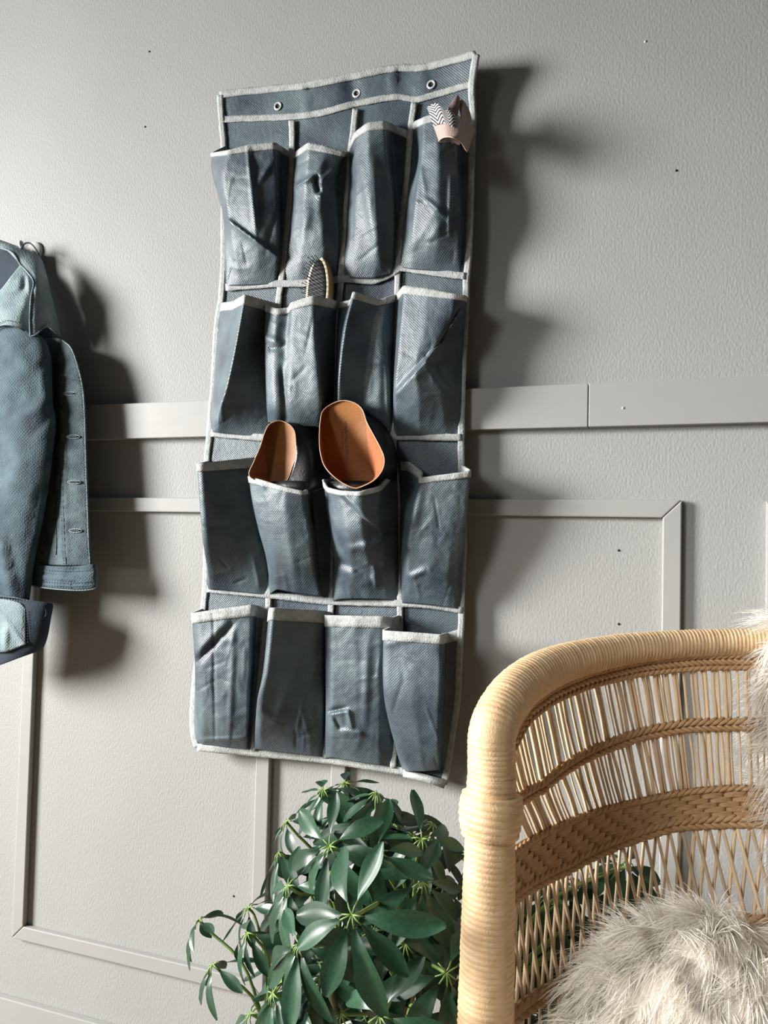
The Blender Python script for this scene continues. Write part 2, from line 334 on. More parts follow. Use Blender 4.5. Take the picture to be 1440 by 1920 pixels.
pocket([[(655,284,0),(656,276,4.0),(666,249,6.2),(690,231,7.8),(721,228,7.4),(745,240,4),(765,246,0)],
        [(655,320,0),(658,318,4.4),(668,312,6.4),(692,308,8.0),(728,306,6.6),(742,310,4),(761,320,0)],
        [(651,380,0),(658,375,4.6),(668,375,6.2),(698,378,7.8),(737,375,5.8),(745,378,4),(755,385,0)],
        [(647,440,0),(655,440,4.4),(668,440,5.6),(705,440,6.8),(738,442,4.9),(742,442,3.8),(750,445,0)],
        [(641,521,0),(647,521,3.1),(665,522,3.4),(702,522,3.7),(733,513,3.3),(739,510,3),(746,507,0)]], 123, gus=0.25, cr=
       [((676,300),(712,500),.4,9,0), ((700,300),(716,500),.35,7,0)], sm=3, amp=.12)
pocket([[(776,232,0),(779,228,4.2),(795,221,7.0),(820,212,7.6),(852,216,6.6),(870,224,4.6),(884,232,0)],
        [(770,300,0),(783,300,3.2),(791,290,7.4),(822,290,8.2),(856,292,6.6),(866,296,4.6),(883,300,0)],
        [(763,370,0),(768,366,4.6),(782,360,7.2),(822,360,8.2),(860,362,6.6),(868,362,4.4),(881,370,0)],
        [(755,440,0),(758,440,4.4),(775,440,6.0),(820,440,7.0),(862,440,5.6),(869,440,4.2),(879,440,0)],
        [(749,503,0),(752,502,3.1),(775,505,3.4),(815,508,3.5),(862,513,3.4),(869,514,3.1),(876,516,0)]], 134, gus=0.3, cr=
       [((796,372),(838,408),.45,5,0), ((845,330),(842,440),.4,4,0), ((760,370),(800,385),.3,6,1)])
# second row
pocket([[(416,570,0),(420,568,3.6),(438,566,5.6),(460,553,8.2),(490,562,5.6),(512,568,3.6),(520,570,0)],
        [(407,640,0),(409,640,3.8),(425,640,5.6),(444,641,8.2),(478,645,5.6),(506,650,3.8),(516,650,0)],
        [(401,715,0),(403,715,3.6),(412,715,5.0),(428,716,7.6),(468,720,5.2),(500,722,3.8),(513,722,0)],
        [(395,770,0),(398,770,3.4),(404,770,4.4),(412,772,6.0),(455,775,4.6),(497,778,3.6),(511,778,0)],
        [(396,810,0),(398,810,3),(401,810,3.3),(410,811,3.5),(450,815,3.5),(493,819,3.2),(508,821,0)]], 145, dk=1.38, sm=1, amp=.14)
pocket([[(510,574,0),(498,571,6.6),(520,580,8.0),(543,577,7.2),(546,568,8.4),(586,555,9.4),(622,561,7.4),(632,567,0)],
        [(509,630,0),(495,630,7.0),(515,632,8.2),(538,632,7.6),(546,630,8.6),(590,628,9.4),(614,632,5.0),(630,636,0)],
        [(509,700,0),(497,700,7.0),(513,700,8.2),(533,702,8.0),(545,700,8.8),(598,702,9.2),(615,706,5.0),(629,708,0)],
        [(508,755,0),(499,755,6.6),(516,758,7.8),(534,758,7.6),(546,758,8.0),(601,760,8.0),(615,764,4.6),(627,766,0)],
        [(508,800,0),(502,791,4.8),(518,795,5.6),(535,792,5.4),(560,799,5.8),(596,800,5.2),(612,812,4),(626,820,0)]], 156,
       [((495,632),(530,645),.45,7,0), ((530,690),(536,790),-.45,6,0), ((505,655),(532,650),-.4,5,0)], amp=.2)
pocket([[(634,570,0),(637,568,3.6),(659,563,6.4),(663,547,8.6),(711,562,5.8),(727,557,5.4),(739,553,3.6),(744,553,0)],
        [(632,620,0),(634,620,3.8),(643,620,6.6),(647,612,8.8),(695,622,5.6),(718,622,5.6),(733,622,4.0),(741,622,0)],
        [(630,690,0),(631,690,3.8),(634,690,6.6),(637,690,8.4),(685,694,5.2),(714,694,5.6),(731,694,4.4),(737,694,0)],
        [(629,750,0),(630,750,3.6),(631,750,5.6),(634,750,7.2),(682,754,4.8),(712,754,5.2),(731,754,4.4),(736,754,0)],
        [(628,820,0),(630,820,3),(632,820,3.3),(636,820,3.6),(682,821,3.4),(710,820,3.4),(730,819,3.2),(738,819,0)]], 167, dk=1.0, cr=
       [((722,640),(730,790),.35,5,0)], sm=2, amp=.12)
pocket([[(745,553,0),(747,550,4.2),(758,536,7.6),(800,542,8.6),(850,551,9.0),(873,554,8.4),(874,558,0)],
        [(742,620,0),(744,620,4.4),(751,612,7.6),(795,615,8.8),(845,605,9.0),(853,604,8.0),(871,610,0)],
        [(739,690,0),(740,690,4.6),(744,684,7.4),(780,690,8.6),(800,680,8.4),(830,660,6.0),(869,668,0)],
        [(737,745,0),(738,745,4.4),(741,741,6.4),(785,745,7.6),(828,735,7.0),(845,730,5.4),(867,740,0)],
        [(738,817,0),(740,817,3),(745,817,3.4),(790,817,3.6),(835,816,3.5),(852,815,3.2),(866,818,0)]], 178,
       [((739,738),(824,645),1.3,26,1), ((739,738),(824,645),-.7,12,-1), ((824,645),(870,565),-.9,10,-1), ((802,670),(844,724),-.7,5,0), ((802,674),(838,716),.6,12,1)], sm=1, amp=.15)
# third row
pocket([[(392,864,0),(369,870,9.4),(378,869,9.6),(430,863,7.0),(478,858,4.6),(505,862,3.4),(509,866,0)],
        [(390,945,0),(374,940,9.2),(383,940,9.3),(435,942,6.8),(480,945,4.8),(502,948,3.4),(507,950,0)],
        [(389,1012,0),(380,1012,8.4),(389,1012,8.4),(438,1015,6.4),(482,1018,4.8),(501,1020,3.4),(506,1020,0)],
        [(388,1065,0),(389,1065,6.2),(396,1065,6.2),(440,1068,5.0),(485,1072,4.2),(501,1074,3.4),(505,1074,0)],
        [(388,1104,0),(395,1105,3.3),(402,1105,3.5),(442,1109,3.5),(482,1113,3.4),(498,1115,3.1),(504,1116,0)]], 189, dk=1.38, sm=1, amp=.10)
pocket([[(508,880,0),(464,893,8.6),(488,899,10.4),(530,912,11.6),(569,921,11.2),(599,916,8.0),(620,898,0)],
        [(507,945,0),(471,938,8.6),(494,945,10.2),(535,950,11.2),(573,952,10.4),(598,955,6.4),(624,955,0)],
        [(506,995,0),(483,990,8.0),(503,995,9.6),(540,998,10.4),(582,998,9.6),(601,1002,5.6),(625,1005,0)],
        [(505,1050,0),(499,1046,6.4),(515,1050,8.0),(548,1052,8.8),(587,1052,8.0),(603,1056,4.8),(624,1060,0)],
        [(504,1117,0),(509,1112,3.5),(520,1105,4.6),(555,1112,4.8),(600,1118,4.4),(614,1121,3.5),(622,1126,0)]], 190, gus=0.25, cr=
       [((494,930),(508,1060),-.35,6,0), ((465,896),(500,915),.3,6,1)], sm=1, amp=.14)
pocket([[(624,898,0),(605,899,7.2),(614,914,9.6),(638,920,12.0),(674,922,13.0),(712,911,11.4),(735,880,6.2),(744,870,0)],
        [(625,950,0),(612,950,7.2),(619,955,9.2),(645,958,11.6),(678,960,12.6),(710,955,10.8),(735,945,5.8),(747,940,0)],
        [(625,1000,0),(620,1000,6.8),(627,1003,8.8),(652,1005,11.0),(682,1005,11.4),(714,1000,9.0),(735,995,5.4),(748,990,0)],
        [(624,1060,0),(629,1055,5.2),(640,1055,6.6),(660,1058,8.0),(690,1060,8.0),(720,1058,6.4),(740,1056,4.6),(749,1055,0)],
        [(622,1128,0),(628,1126,3.3),(640,1123,3.8),(662,1123,4.2),(690,1123,4.2),(722,1124,3.8),(740,1126,3.3),(750,1130,0)]], 201,
       [((640,928),(716,1002),1.0,9,-1), ((640,928),(716,1002),-.9,7,1), ((632,1048),(700,1078),-1.1,11,0), ((680,1030),(738,1000),.9,9,0), ((700,1060),(706,1098),.7,5,0), ((650,1032),(690,1020),.5,8,0)], amp=.24)
pocket([[(752,866,0),(768,866,4.2),(792,884,6.4),(789,896,8.8),(830,890,9.0),(862,886,9.0),(883,882,8.6),(866,872,0)],
        [(750,940,0),(756,945,4.4),(768,950,6.8),(776,950,8.6),(815,948,8.6),(850,946,8.4),(878,944,7.8),(868,944,0)],
        [(749,1010,0),(752,1010,4.2),(757,1012,6.0),(766,1012,7.6),(808,1012,7.8),(845,1010,7.4),(871,1008,6.6),(869,1008,0)],
        [(749,1065,0),(751,1065,4.0),(754,1068,5.2),(764,1068,6.2),(805,1070,6.6),(840,1070,6.2),(857,1072,5.2),(867,1074,0)],
        [(750,1130,0),(752,1131,3),(755,1131,3.4),(768,1131,3.6),(805,1134,3.6),(838,1138,3.5),(853,1140,3.2),(865,1143,0)]], 212,
       [((768,1082),(800,1068),.5,6,0), ((800,1070),(850,1092),.45,7,0), ((790,920),(775,985),.4,8,0)], amp=.22)
# fourth row
pocket([[(379,1142,0),(358,1151,6.2),(372,1148,7.2),(420,1141,7.2),(473,1134,6.8),(488,1136,3.8),(502,1140,0)],
        [(370,1245,0),(365,1245,6.0),(376,1244,7.0),(420,1240,7.4),(470,1236,7.0),(480,1240,3.8),(491,1245,0)],
        [(365,1310,0),(367,1312,5.6),(378,1312,6.6),(420,1312,7.0),(466,1313,6.4),(474,1316,3.6),(485,1318,0)],
        [(365,1365,0),(370,1365,4.8),(380,1365,5.8),(420,1366,6.2),(464,1370,5.6),(470,1372,3.4),(479,1376,0)],
        [(371,1398,0),(374,1397,3.2),(382,1396,3.8),(420,1400,4.0),(462,1404,3.8),(467,1405,3.2),(475,1407,0)]], 223, gus=0.3, cr=
       [((366,1242),(436,1168),-1.2,6,0), ((366,1242),(436,1168),.9,16,-1), ((400,1150),(404,1390),-.2,3,0), ((372,1388),(460,1384),.4,5,0), ((438,1180),(430,1390),.25,6,0)], amp=.18)
pocket([[(504,1146,0),(508,1140,9.0),(514,1140,9.2),(550,1142,7.4),(590,1144,5.4),(607,1146,4.4),(618,1148,0)],
        [(494,1250,0),(496,1252,8.8),(503,1252,9.0),(545,1254,7.0),(590,1256,5.2),(607,1258,4.2),(614,1260,0)],
        [(485,1310,0),(483,1312,8.0),(491,1312,8.2),(538,1314,6.4),(585,1316,5.0),(606,1318,4.2),(612,1318,0)],
        [(478,1365,0),(480,1365,6.2),(488,1365,6.6),(534,1368,5.6),(582,1372,4.6),(603,1376,3.8),(610,1378,0)],
        [(476,1408,0),(480,1404,3.5),(488,1405,3.9),(534,1411,3.9),(580,1416,3.7),(599,1418,3.3),(607,1421,0)]], 234, dk=1.38, cr=
       [((520,1352),(560,1230),.4,14,0), ((482,1330),(522,1354),.3,8,0)], sm=1, amp=.12)
pocket([[(620,1150,0),(609,1154,6.0),(622,1154,7.4),(665,1155,8.0),(715,1156,7.8),(737,1158,6.4),(748,1154,0)],
        [(615,1260,0),(610,1262,5.8),(622,1262,7.2),(668,1264,7.8),(712,1262,7.4),(734,1262,5.6),(747,1262,0)],
        [(612,1320,0),(611,1320,5.6),(622,1320,6.8),(668,1322,7.2),(712,1322,6.8),(732,1322,5.0),(744,1324,0)],
        [(610,1375,0),(611,1375,4.8),(622,1376,5.8),(668,1380,6.2),(712,1384,5.8),(731,1386,4.4),(741,1386,0)],
        [(608,1421,0),(613,1421,3.2),(622,1420,3.9),(668,1428,4.2),(710,1434,3.9),(727,1437,3.2),(737,1441,0)]], 245,
       [((616,1334),(650,1326),-.6,4,0), ((628,1346),(640,1368),-.5,4,0), ((652,1330),(660,1366),.5,4,0), ((618,1340),(655,1334),.5,5,1), ((640,1370),(680,1376),.4,5,0), ((690,1200),(684,1360),.35,8,0)], amp=.18)
pocket([[(751,1168,0),(718,1182,10.0),(728,1183,10.6),(775,1186,11.2),(828,1190,11.4),(846,1192,6.0),(861,1180,0)],
        [(748,1262,0),(717,1272,9.8),(727,1272,10.4),(775,1274,11.2),(827,1276,11.2),(843,1280,5.6),(857,1280,0)],
        [(745,1330,0),(723,1330,9.0),(733,1330,9.6),(778,1332,10.6),(824,1334,10.6),(838,1338,5.2),(852,1338,0)],
        [(741,1395,0),(742,1397,7.4),(752,1398,8.0),(786,1400,9.2),(823,1400,9.2),(834,1405,4.6),(843,1405,0)],
        [(756,1446,0),(768,1446,5.2),(775,1446,5.6),(795,1446,6.0),(822,1443,6.0),(830,1448,4),(836,1455,0)]], 256, gus=0.25, cr=
       [((724,1210),(780,1192),.3,6,0)], sm=1, amp=.10)
# pale stiffener showing at the lower right corner
q = [[(756,1443,3.2),(800,1452,3.3),(838,1463,3.5)],[(756,1456,3.2),(800,1466,3.3),(832,1478,3.5)]]
q = np.array(q); obj('stiffener', Pc(q[...,0], q[...,1], q[...,2]+.5), gridF(2,3), 'tape', org, solid=.003)

# ------------------------------------------------------------------ generic draped patch: rows of (px, py, cm)
DS = (0., 1.)
def patch(name, rows, m, parent, nu=30, nv=40, seed=1, amp=.1, k=.05, solid=.0015, cr=(), extra=None):
    A = catmull(np.array(rows, float), nv); B = np.swapaxes(catmull(np.swapaxes(A, 0, 1), nu), 0, 1)
    x, y, D = B[..., 0], B[..., 1], B[..., 2]
    D = D+amp*wob(x, y, seed, k)+amp*.4*wob(x, y, seed+9, k*3)
    if extra is not None: D = D+extra(x, y)
    D = DS[0]+DS[1]*crease(x, y, D, cr)
    return obj(name, Pc(x, y, D), gridF(nv, nu), m, parent, solid=solid)
def cord(name, pts, r, m, parent, n=40, sides=6, loop=False):
    p = np.array(pts, float); p = catmull(p, n); V, Fc = tubeVF(Pc(p[:, 0], p[:, 1], DS[0]+DS[1]*p[:, 2]+(.10 if DS[1] < 1 else 0)), r, sides)
    return obj(name, V, Fc, m, parent)
def taper(p, n):  # closed outline resampled
    p = list(p)+[p[0]]; q = catmull(p, 300); return arclen(q, n+1)[:-1]

# ------------------------------------------------------------------ clogs
def clog(label, foot, rim, depth_foot, depth_rim, under, text=None, side=None):
    """foot: closed outline of the footbed (px,py), rim: same count outline of the opening"""
    c = np.mean(foot, axis=0); r = thing('clog', label, 'shoe', tuple(Pc(c[0], c[1]+120, 5)), 'pair of brown-lined clogs in the organizer')
    n = 64; a = taper(foot, n); b = taper(rim, n)
    # align starting points by angle
    def al(p):
        g = p.mean(0); ang = np.arctan2(p[:, 0]-g[0], -(p[:, 1]-g[1])); i = np.argmin(np.abs(ang)); p = np.roll(p, -i, 0)
        if np.cross(p[4]-p[0], g-p[0]) < 0: p = np.roll(p[::-1], 1, 0)
        return p
    a, b = al(a), al(b); g = a.mean(0)
    da = depth_foot(a[:, 0], a[:, 1]); db = depth_rim(b[:, 0], b[:, 1])
    # footbed: rings toward the centre, slightly dished
    V = []; rings = (1, .92, .75, .5, .25, .02)
    for t in rings:
        q = g+(a-g)*t; V.append(Pc(q[:, 0], q[:, 1], depth_foot(q[:, 0], q[:, 1])-.35*(1-t**2)))
    V = np.concatenate(V); fb = obj('footbed', V, gridF(len(rings), n, True)+[tuple((len(rings)-1)*n+i for i in range(n))], 'leather_tan', r)
    # lining wall from footbed edge to the rim
    V = []
    for t in np.linspace(0, 1, 8):
        e = t**.8; q = a*(1-e)+b*e; V.append(Pc(q[:, 0], q[:, 1], da*(1-t)+db*t))
    lin = obj('lining', np.concatenate(V), gridF(8, n, True), 'leather_lining', r)
    # outer upper, pushed away from the opening centre
    V = []; gb = b.mean(0)
    for t, ex, dp in ((0, .2, 0), (.1, 1.6, 0), (.4, 2.6, .2), (.75, 3.0, .1), (1, 2.5, 0)):
        q = b*(1-t)+a*t; dirv = (q-gb)/(np.linalg.norm(q-gb, axis=1)[:, None]+1e-6)
        q = q+dirv*ex; V.append(Pc(q[:, 0], q[:, 1], db*(1-t)+(da-.9)*t+dp))
    V.append(Pc(*(g+(a-g)*.96).T, da-1.3))
    up = obj('upper', np.concatenate(V), gridF(6, n, True)+[tuple(5*n+i for i in range(n))], 'leather_black', r)
    q = np.concatenate([b, b[:1], b[1:2]]); V, Fc = tubeVF(Pc(q[:, 0], q[:, 1], np.r_[db, db[:2]]+.05), .0009, 5, cap=False); obj('rim_edge', V, Fc, 'leather_edge', r)
    # vamp and toe going down inside the pocket
    V = []
    for t in np.linspace(0, 1, 9):
        ww = under[2]*(1-.35*t**2)*(1 if t < .85 else 1-((t-.85)/.15)**2*.6); cx = under[0]+(under[3]-under[0])*t; cy = under[1]+(under[4]-under[1])*t
        th = np.linspace(0, 2*math.pi, 24, endpoint=False)
        V.append(Pc(cx+ww*np.cos(th), cy-4*np.sin(th), 6.1-1.6*t+(2.5-1.2*t)*np.sin(th)))
    obj('toe', np.concatenate(V), gridF(9, 24, True)+[tuple(range(24))[::-1], tuple(8*24+i for i in range(24))], 'leather_black', r)
    if side is not None: patch('side_wall', side, 'leather_black', r, nu=14, nv=16, amp=.02)
    if text:
        for pl in text: 
            cord('stamp', [(x, y, float(depth_foot(np.array(x), np.array(y)))-.33*(1-(min(1, math.hypot((x-g[0])/60, (y-g[1])/85)))**2)+.02) for x, y in pl], .0003, 'emboss', fb, n=max(8, len(pl)*5), sides=4)
    return r
def scribble(x0, y0, x1, y1, n, amp, seed):
    rr = random.Random(seed); out = []
    dx, dy = x1-x0, y1-y0; L = math.hypot(dx, dy); nx, ny = -dy/L, dx/L
    for i in range(n):
        t = i/(n-1); s = amp*(1 if i % 2 else -1)*rr.uniform(.5, 1.2); b = rr.uniform(-.6, .6)/n
        out.append((x0+dx*(t+b)+nx*s, y0+dy*(t+b)+ny*s))
    return out
FR = [(602,800),(606,774),(625,758),(645,753),(666,757),(679,770),(686,792),(688,820),(690,849),(694,872),(699,897),(662,908),(625,892),(611,868),(605,835)]
RR = [(600,795),(605,771),(625,756),(645,751),(666,756),(680,769),(688,792),(702,818),(715,843),(721,862),(717,882),(701,901),(674,914),(660,914),(634,900),(610,876),(601,849),(599,822)]
clog('brown-lined black clog with broad footbed in the third-row pocket right of its pair', FR, RR,
     lambda x, y: 7.2-.0085*(y-750)-.0*x, lambda x, y: 7.4+np.clip((y-762)/125, 0, 1)**.85*5.4, (660,905,46,668,1050),
     [scribble(648,790,651,868,26,2.4,3), scribble(641,806,643,846,14,1.2,4)],
     [[(684,780,7.0),(705,786,5.2),(722,794,3.3)],[(715,842,10.6),(733,842,7),(743,846,3.4)],[(718,884,11.6),(735,882,8),(744,876,4.2)],[(702,912,9),(728,908,7),(744,900,4.4)]])
FL = [(497,815),(503,800),(514,793),(526,791),(540,796),(549,805),(553,818),(554,849),(546,874),(531,902),(515,905),(505,899),(500,875),(497,850)]
RL = [(495,815),(503,798),(514,791),(526,789),(541,795),(550,804),(554,817),(555,849),(548,876),(534,905),(505,906),(468,893),(477,864),(488,838)]
clog('narrow turned brown-lined black clog in the third-row pocket left of its pair', FL, RL,
     lambda x, y: 7.6-.008*(y-790)+.012*(x-525), lambda x, y: 7.9-.008*(y-790)+np.clip((530-x)/60, 0, 1)**1.1*2.8+np.clip((y-860)/50, 0, 1)*.6, (545,905,40,560,1040),
     [scribble(541,818,538,872,20,1.8,5)],
     [[(536,792,7.4),(570,796,5.4),(600,802,3.4)],[(554,830,7.6),(580,832,6.2),(602,836,3.6)],[(552,866,7.4),(582,872,6.8),(605,876,4)],[(530,912,7.4),(575,922,7.6),(606,914,4.6)]])

# ------------------------------------------------------------------ hairbrush
hb = thing('hairbrush', 'wooden hairbrush with black cushion and bristles poking from the second-row pocket', 'hairbrush', tuple(Pc(603, 640, 5)))
az = math.radians(17); nx = np.array([-math.sin(az), -math.cos(az), .05]); nx /= np.linalg.norm(nx)
zx = np.array([-.03, 0, 1.]); zx -= nx*(zx@nx); zx /= np.linalg.norm(zx); xx = np.cross(zx, nx)*-1
xx = np.cross(nx, zx)
if xx[0] < 0: xx = -xx
HO = Pc(598, 543, 4.9)
def hbp(u, v, h): return HO+np.multiply.outer(u, xx)+np.multiply.outer(v, zx)+np.multiply.outer(h, nx)
th = np.linspace(0, 2*math.pi, 48, endpoint=False)
def oval(sx, sy): return sx*np.cos(th)*(1-.10*np.sin(th)), sy*np.sin(th)
def stack(levels, name, m, parent):
    V = []
    for (sx, sy, h) in levels: a, b = oval(sx, sy); V.append(hbp(a, b, 0*a+h))
    n = 48; return obj(name, np.concatenate(V), gridF(len(levels), n, True)+[tuple(range(n))[::-1], tuple((len(levels)-1)*n+i for i in range(n))], m, parent)
stack([(.020,.054,-.0125),(.0255,.0575,-.010),(.0268,.059,-.004),(.0268,.059,.0032)], 'head', 'brush_wood', hb)
stack([(.0266,.0588,.0034),(.0262,.0584,.0046),(.0205,.0525,.0047)], 'rim', 'brush_rim', hb)
cu = stack([(.0212,.0532,.0046),(.020,.0515,.0062),(.013,.036,.0074),(.001,.004,.0078)], 'cushion', 'brush_rubber', hb)
hv = np.array([-.052,-.075,-.10,-.15,-.17]); hwid = np.array([.017,.010,.010,.012,.008])
V = np.concatenate([hbp(hwid[i]*np.cos(th), hv[i]+0*th, -.004+.006*np.sin(th)) for i in range(5)])
obj('handle', V, gridF(5, 48, True)+[tuple(range(48))[::-1], tuple(4*48+i for i in range(48))], 'brush_wood', hb)
mb = MB()
for r_ in np.arange(-6, 7):
    for c_ in range(-3, 4):
        u_ = c_*.0064+(.0032 if r_ % 2 else 0); v_ = r_*.0078
        if (u_/.0195)**2+(v_/.051)**2 > 1: continue
        lean = np.array([u_*.25, v_*.12]); p = hbp(np.array([u_, u_+lean[0]]), np.array([v_, v_+lean[1]]), np.array([.006, .0225]))
        V, Fc = tubeVF(p, .00062, 5); mb.add(V, Fc)
        e = p[1]; V, Fc = tubeVF(np.array([e-nx*.0009, e, e+nx*.0009]), [.0005,.0011,.0004], 6); mb.add(V, Fc)
bo = mb.build('bristles', 'brush_rubber', hb); bo['kind'] = 'stuff'
# dark hub lines where bristle roots cross the rim
# ------------------------------------------------------------------ glove
gv = thing('glove', 'dusty pink leather glove with black and white chevron cuff in the top right pocket', 'glove', tuple(Pc(852, 300, 6)))
m = mat('chevron', (.55,.54,.52), .7); nt = m.node_tree; N = nt.nodes; b = N['Principled BSDF']
uvn = N.new('ShaderNodeUVMap'); sp = N.new('ShaderNodeSeparateXYZ'); nt.links.new(uvn.outputs[0], sp.inputs[0])
def mth(op, a, b=None):
    n = N.new('ShaderNodeMath'); n.operation = op
    for i, x in enumerate((a, b)):
        if x is None: continue
        if isinstance(x, (int, float)): n.inputs[i].default_value = x
        else: nt.links.new(x, n.inputs[i])
    return n.outputs[0]
tri = mth('ABSOLUTE', mth('SUBTRACT', mth('FRACT', mth('MULTIPLY', sp.outputs['X'], 2.2)), .5))
st = mth('GREATER_THAN', mth('FRACT', mth('ADD', mth('MULTIPLY', sp.outputs['Y'], 6.0), mth('MULTIPLY', tri, 4.2))), .48)
mx = N.new('ShaderNodeMix'); mx.data_type = 'RGBA'; nt.links.new(st, mx.inputs['Factor'])
mx.inputs['A'].default_value = (.012,.012,.014,1); mx.inputs['B'].default_value = (.58,.57,.55,1); nt.links.new(mx.outputs['Result'], b.inputs['Base Color'])
def uvgrid(o, nv, nu):
    uv = o.data.uv_layers.new(name='UVMap')
    for l in o.data.loops: uv.data[l.index].uv = ((l.vertex_index % nu)/(nu-1), (l.vertex_index//nu)/(nv-1))
patch('cuff', [[(812,234,9.2),(834,231,11.4),(853,236,11.6),(862,224,10.2),(878,232,7.6),(892,243,5)],
               [(818,250,9.6),(835,246,11.9),(856,250,12.2),(868,248,11),(880,252,8.4),(889,252,5.2)],
               [(823,265,9.8),(835,257,12.2),(850,259,12.6),(864,267,11.4),(876,284,9.4),(881,270,6.5)]], 'glove_pink', gv, seed=3, amp=.05)
cord('cuff_edge', [(822,265,9.9),(829,259,11.6),(840,256.5,12.5),(850,258.5,12.75),(864,267,11.6),(876,285,9.6)], .0007, 'glove_edge', gv)
patch('cuff_lining', [[(823,264,9.6),(836,258,11.6),(850,260,11.4),(864,268,10.2)],[(824,266,9.0),(835,266,9.6),(848,266,9.4),(862,272,9)]], 'glove_plum', gv, seed=4, amp=.02)
o = patch('chevron_band', [[(801,202,8.4),(812,195,9.8),(822,195,10.6),(834,207,11.2),(842,205,11.0),(858,221,10.4)],
                       [(806,214,8.8),(816,210,10.2),(826,210,11.2),(838,219,11.6),(848,218,11.6),(857,230,11.2)],
                       [(814,237,9.4),(822,233,10.8),(832,232,11.7),(840,234,12.0),(848,238,12.1),(853,240,11.9)]], m, gv, nu=30, nv=24, seed=5, amp=.04, solid=.002)
uvgrid(o, 24, 30)
p = catmull([(846,222,7.5),(850,206,8.2),(855,192,8.4),(859,178,8.0)], 12)
V, Fc = tubeVF(Pc(p[:,0], p[:,1], p[:,2]), [.0085,.0092,.0092,.009,.0086,.008,.0076,.007,.0062,.0052,.0036,.001], 14); obj('finger', V, Fc, 'glove_plum', gv)
p = catmull([(874,228,6.6),(872,212,7.2),(866,196,7.2),(862,186,6.8)], 12)
V, Fc = tubeVF(Pc(p[:,0], p[:,1], p[:,2]), [.009,.0092,.0088,.0084,.008,.0075,.007,.0064,.0056,.0046,.0032,.001], 14); obj('finger', V, Fc, 'glove_pink', gv)
p = catmull([(856,236,7.2),(852,255,6.0),(848,290,5.0),(845,330,4.6)], 10)
V, Fc = tubeVF(Pc(p[:,0], p[:,1], p[:,2]), [.012,.015,.016,.017,.017,.017,.016,.014,.010,.004], 16, flat=.4); obj('palm', V, Fc, 'glove_pink', gv)

# ------------------------------------------------------------------ wall hook and denim jacket
hk = thing('wall_hook', 'small white round hook holding the jacket loop', 'hook', tuple(Pc(64, 474, 0)))
c = Pc(66, 472, 0); a = np.linspace(0, 2*math.pi, 28, endpoint=False)
V = np.concatenate([np.stack([c[0]+r*np.cos(a), 0*a-y, c[2]+r*np.sin(a)], 1) for r, y in ((.020,0),(.020,.004),(.018,.006),(.007,.0075))])
obj('plate', V, gridF(4, 28, True)+[tuple(3*28+i for i in range(28))], 'hook_white', hk)
p = catmull(np.array([c+[0,-.004,-.004], c+[0,-.022,-.010], c+[0,-.036,-.004], c+[0,-.042,.008]]), 14); V, Fc = tubeVF(p, [.005]*11+[.0058,.0056,.003], 12); obj('peg', V, Fc, 'hook_white', hk)

DS = (.8, .6)
jk = thing('denim_jacket', 'faded blue denim jacket hanging from a hook at the left edge', 'jacket', tuple(Pc(20, 1110, 5)))
# back of the jacket, seen from inside at the neck
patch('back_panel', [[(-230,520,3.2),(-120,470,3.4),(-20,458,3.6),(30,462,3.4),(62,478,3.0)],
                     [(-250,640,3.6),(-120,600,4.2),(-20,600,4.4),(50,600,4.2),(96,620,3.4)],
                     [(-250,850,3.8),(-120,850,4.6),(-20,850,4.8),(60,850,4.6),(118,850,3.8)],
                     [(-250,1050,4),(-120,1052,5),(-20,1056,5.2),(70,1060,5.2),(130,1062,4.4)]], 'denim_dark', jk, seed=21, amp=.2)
patch('yoke', [[(-90,640,11),(-35,575,10),(0,545,9),(20,520,7.8),(40,495,6)],
               [(-90,655,13),(-35,598,12.2),(2,572,11.6),(28,545,9.0),(54,518,7)],
               [(-90,675,14.5),(-35,616,14.5),(5,594,13.4),(38,580,12.2),(58,570,9.4)],
               [(-90,690,14.8),(-35,632,14.8),(5,612,14.2),(35,616,13.4),(60,632,10.8)]], 'denim_light', jk, seed=22, amp=.15, cr=[((48,515),(44,545),-.9,6,0), ((10,560),(44,530),.6,9,0)])
cord('seam', [(-60,650,14.95),(-20,622,14.9),(5,611,14.5),(25,612,14.0),(42,619,13.3),(60,630,11.4)], .0012, 'thread', jk)
patch('collar', [[(-26,460,7.4),(-22,453,6.4),(-18,448,5.0),(-14,446,3.8)],
                 [(8,466,8.4),(14,462,7.2),(20,460,5.4),(28,461,3.8)],
                 [(38,495,9.8),(45,486,8.8),(52,478,6.6),(60,474,3.8)],
                 [(53,511,10.8),(61,504,9.8),(70,494,7.4),(77,487,3.8)],
                 [(63,530,11.8),(70,528,11.2),(80,524,8.4),(88,522,4.2)],
                 [(57,562,12.8),(68,564,12.2),(84,560,9.2),(96,556,4.6)],
                 [(56,602,13.4),(68,600,12.8),(86,594,9.8),(105,590,5.0)],
                 [(57,631,13.4),(68,626,12.8),(88,613,10.2),(114,632,5.4)]], 'denim_light', jk, nu=24, nv=56, seed=23, amp=.08, solid=.003, cr=[((66,540),(95,575),.6,7,0), ((70,585),(100,578),.5,5,0)])
cord('collar_edge', [(-26,460,7.6),(8,467,8.6),(25,476,9.2),(38,496,10.0),(52,511,11.0),(63,530,12.0),(58,560,13.0),(56,602,13.6),(57,631,13.6)], .0017, 'denim_light', jk, n=70)
cord('collar_edge', [(57,631,13.6),(68,627,13.0),(80,616,11.4),(90,612,10.4),(98,616,9)], .0016, 'denim_light', jk)
cord('hanger_loop', [(39,472,5.4),(42,462,5.2),(48,456,5.0),(56,456,4.6),(64,463,4.2),(70,473,3.8),(75,486,3.4)], .0017, 'denim_worn', jk)
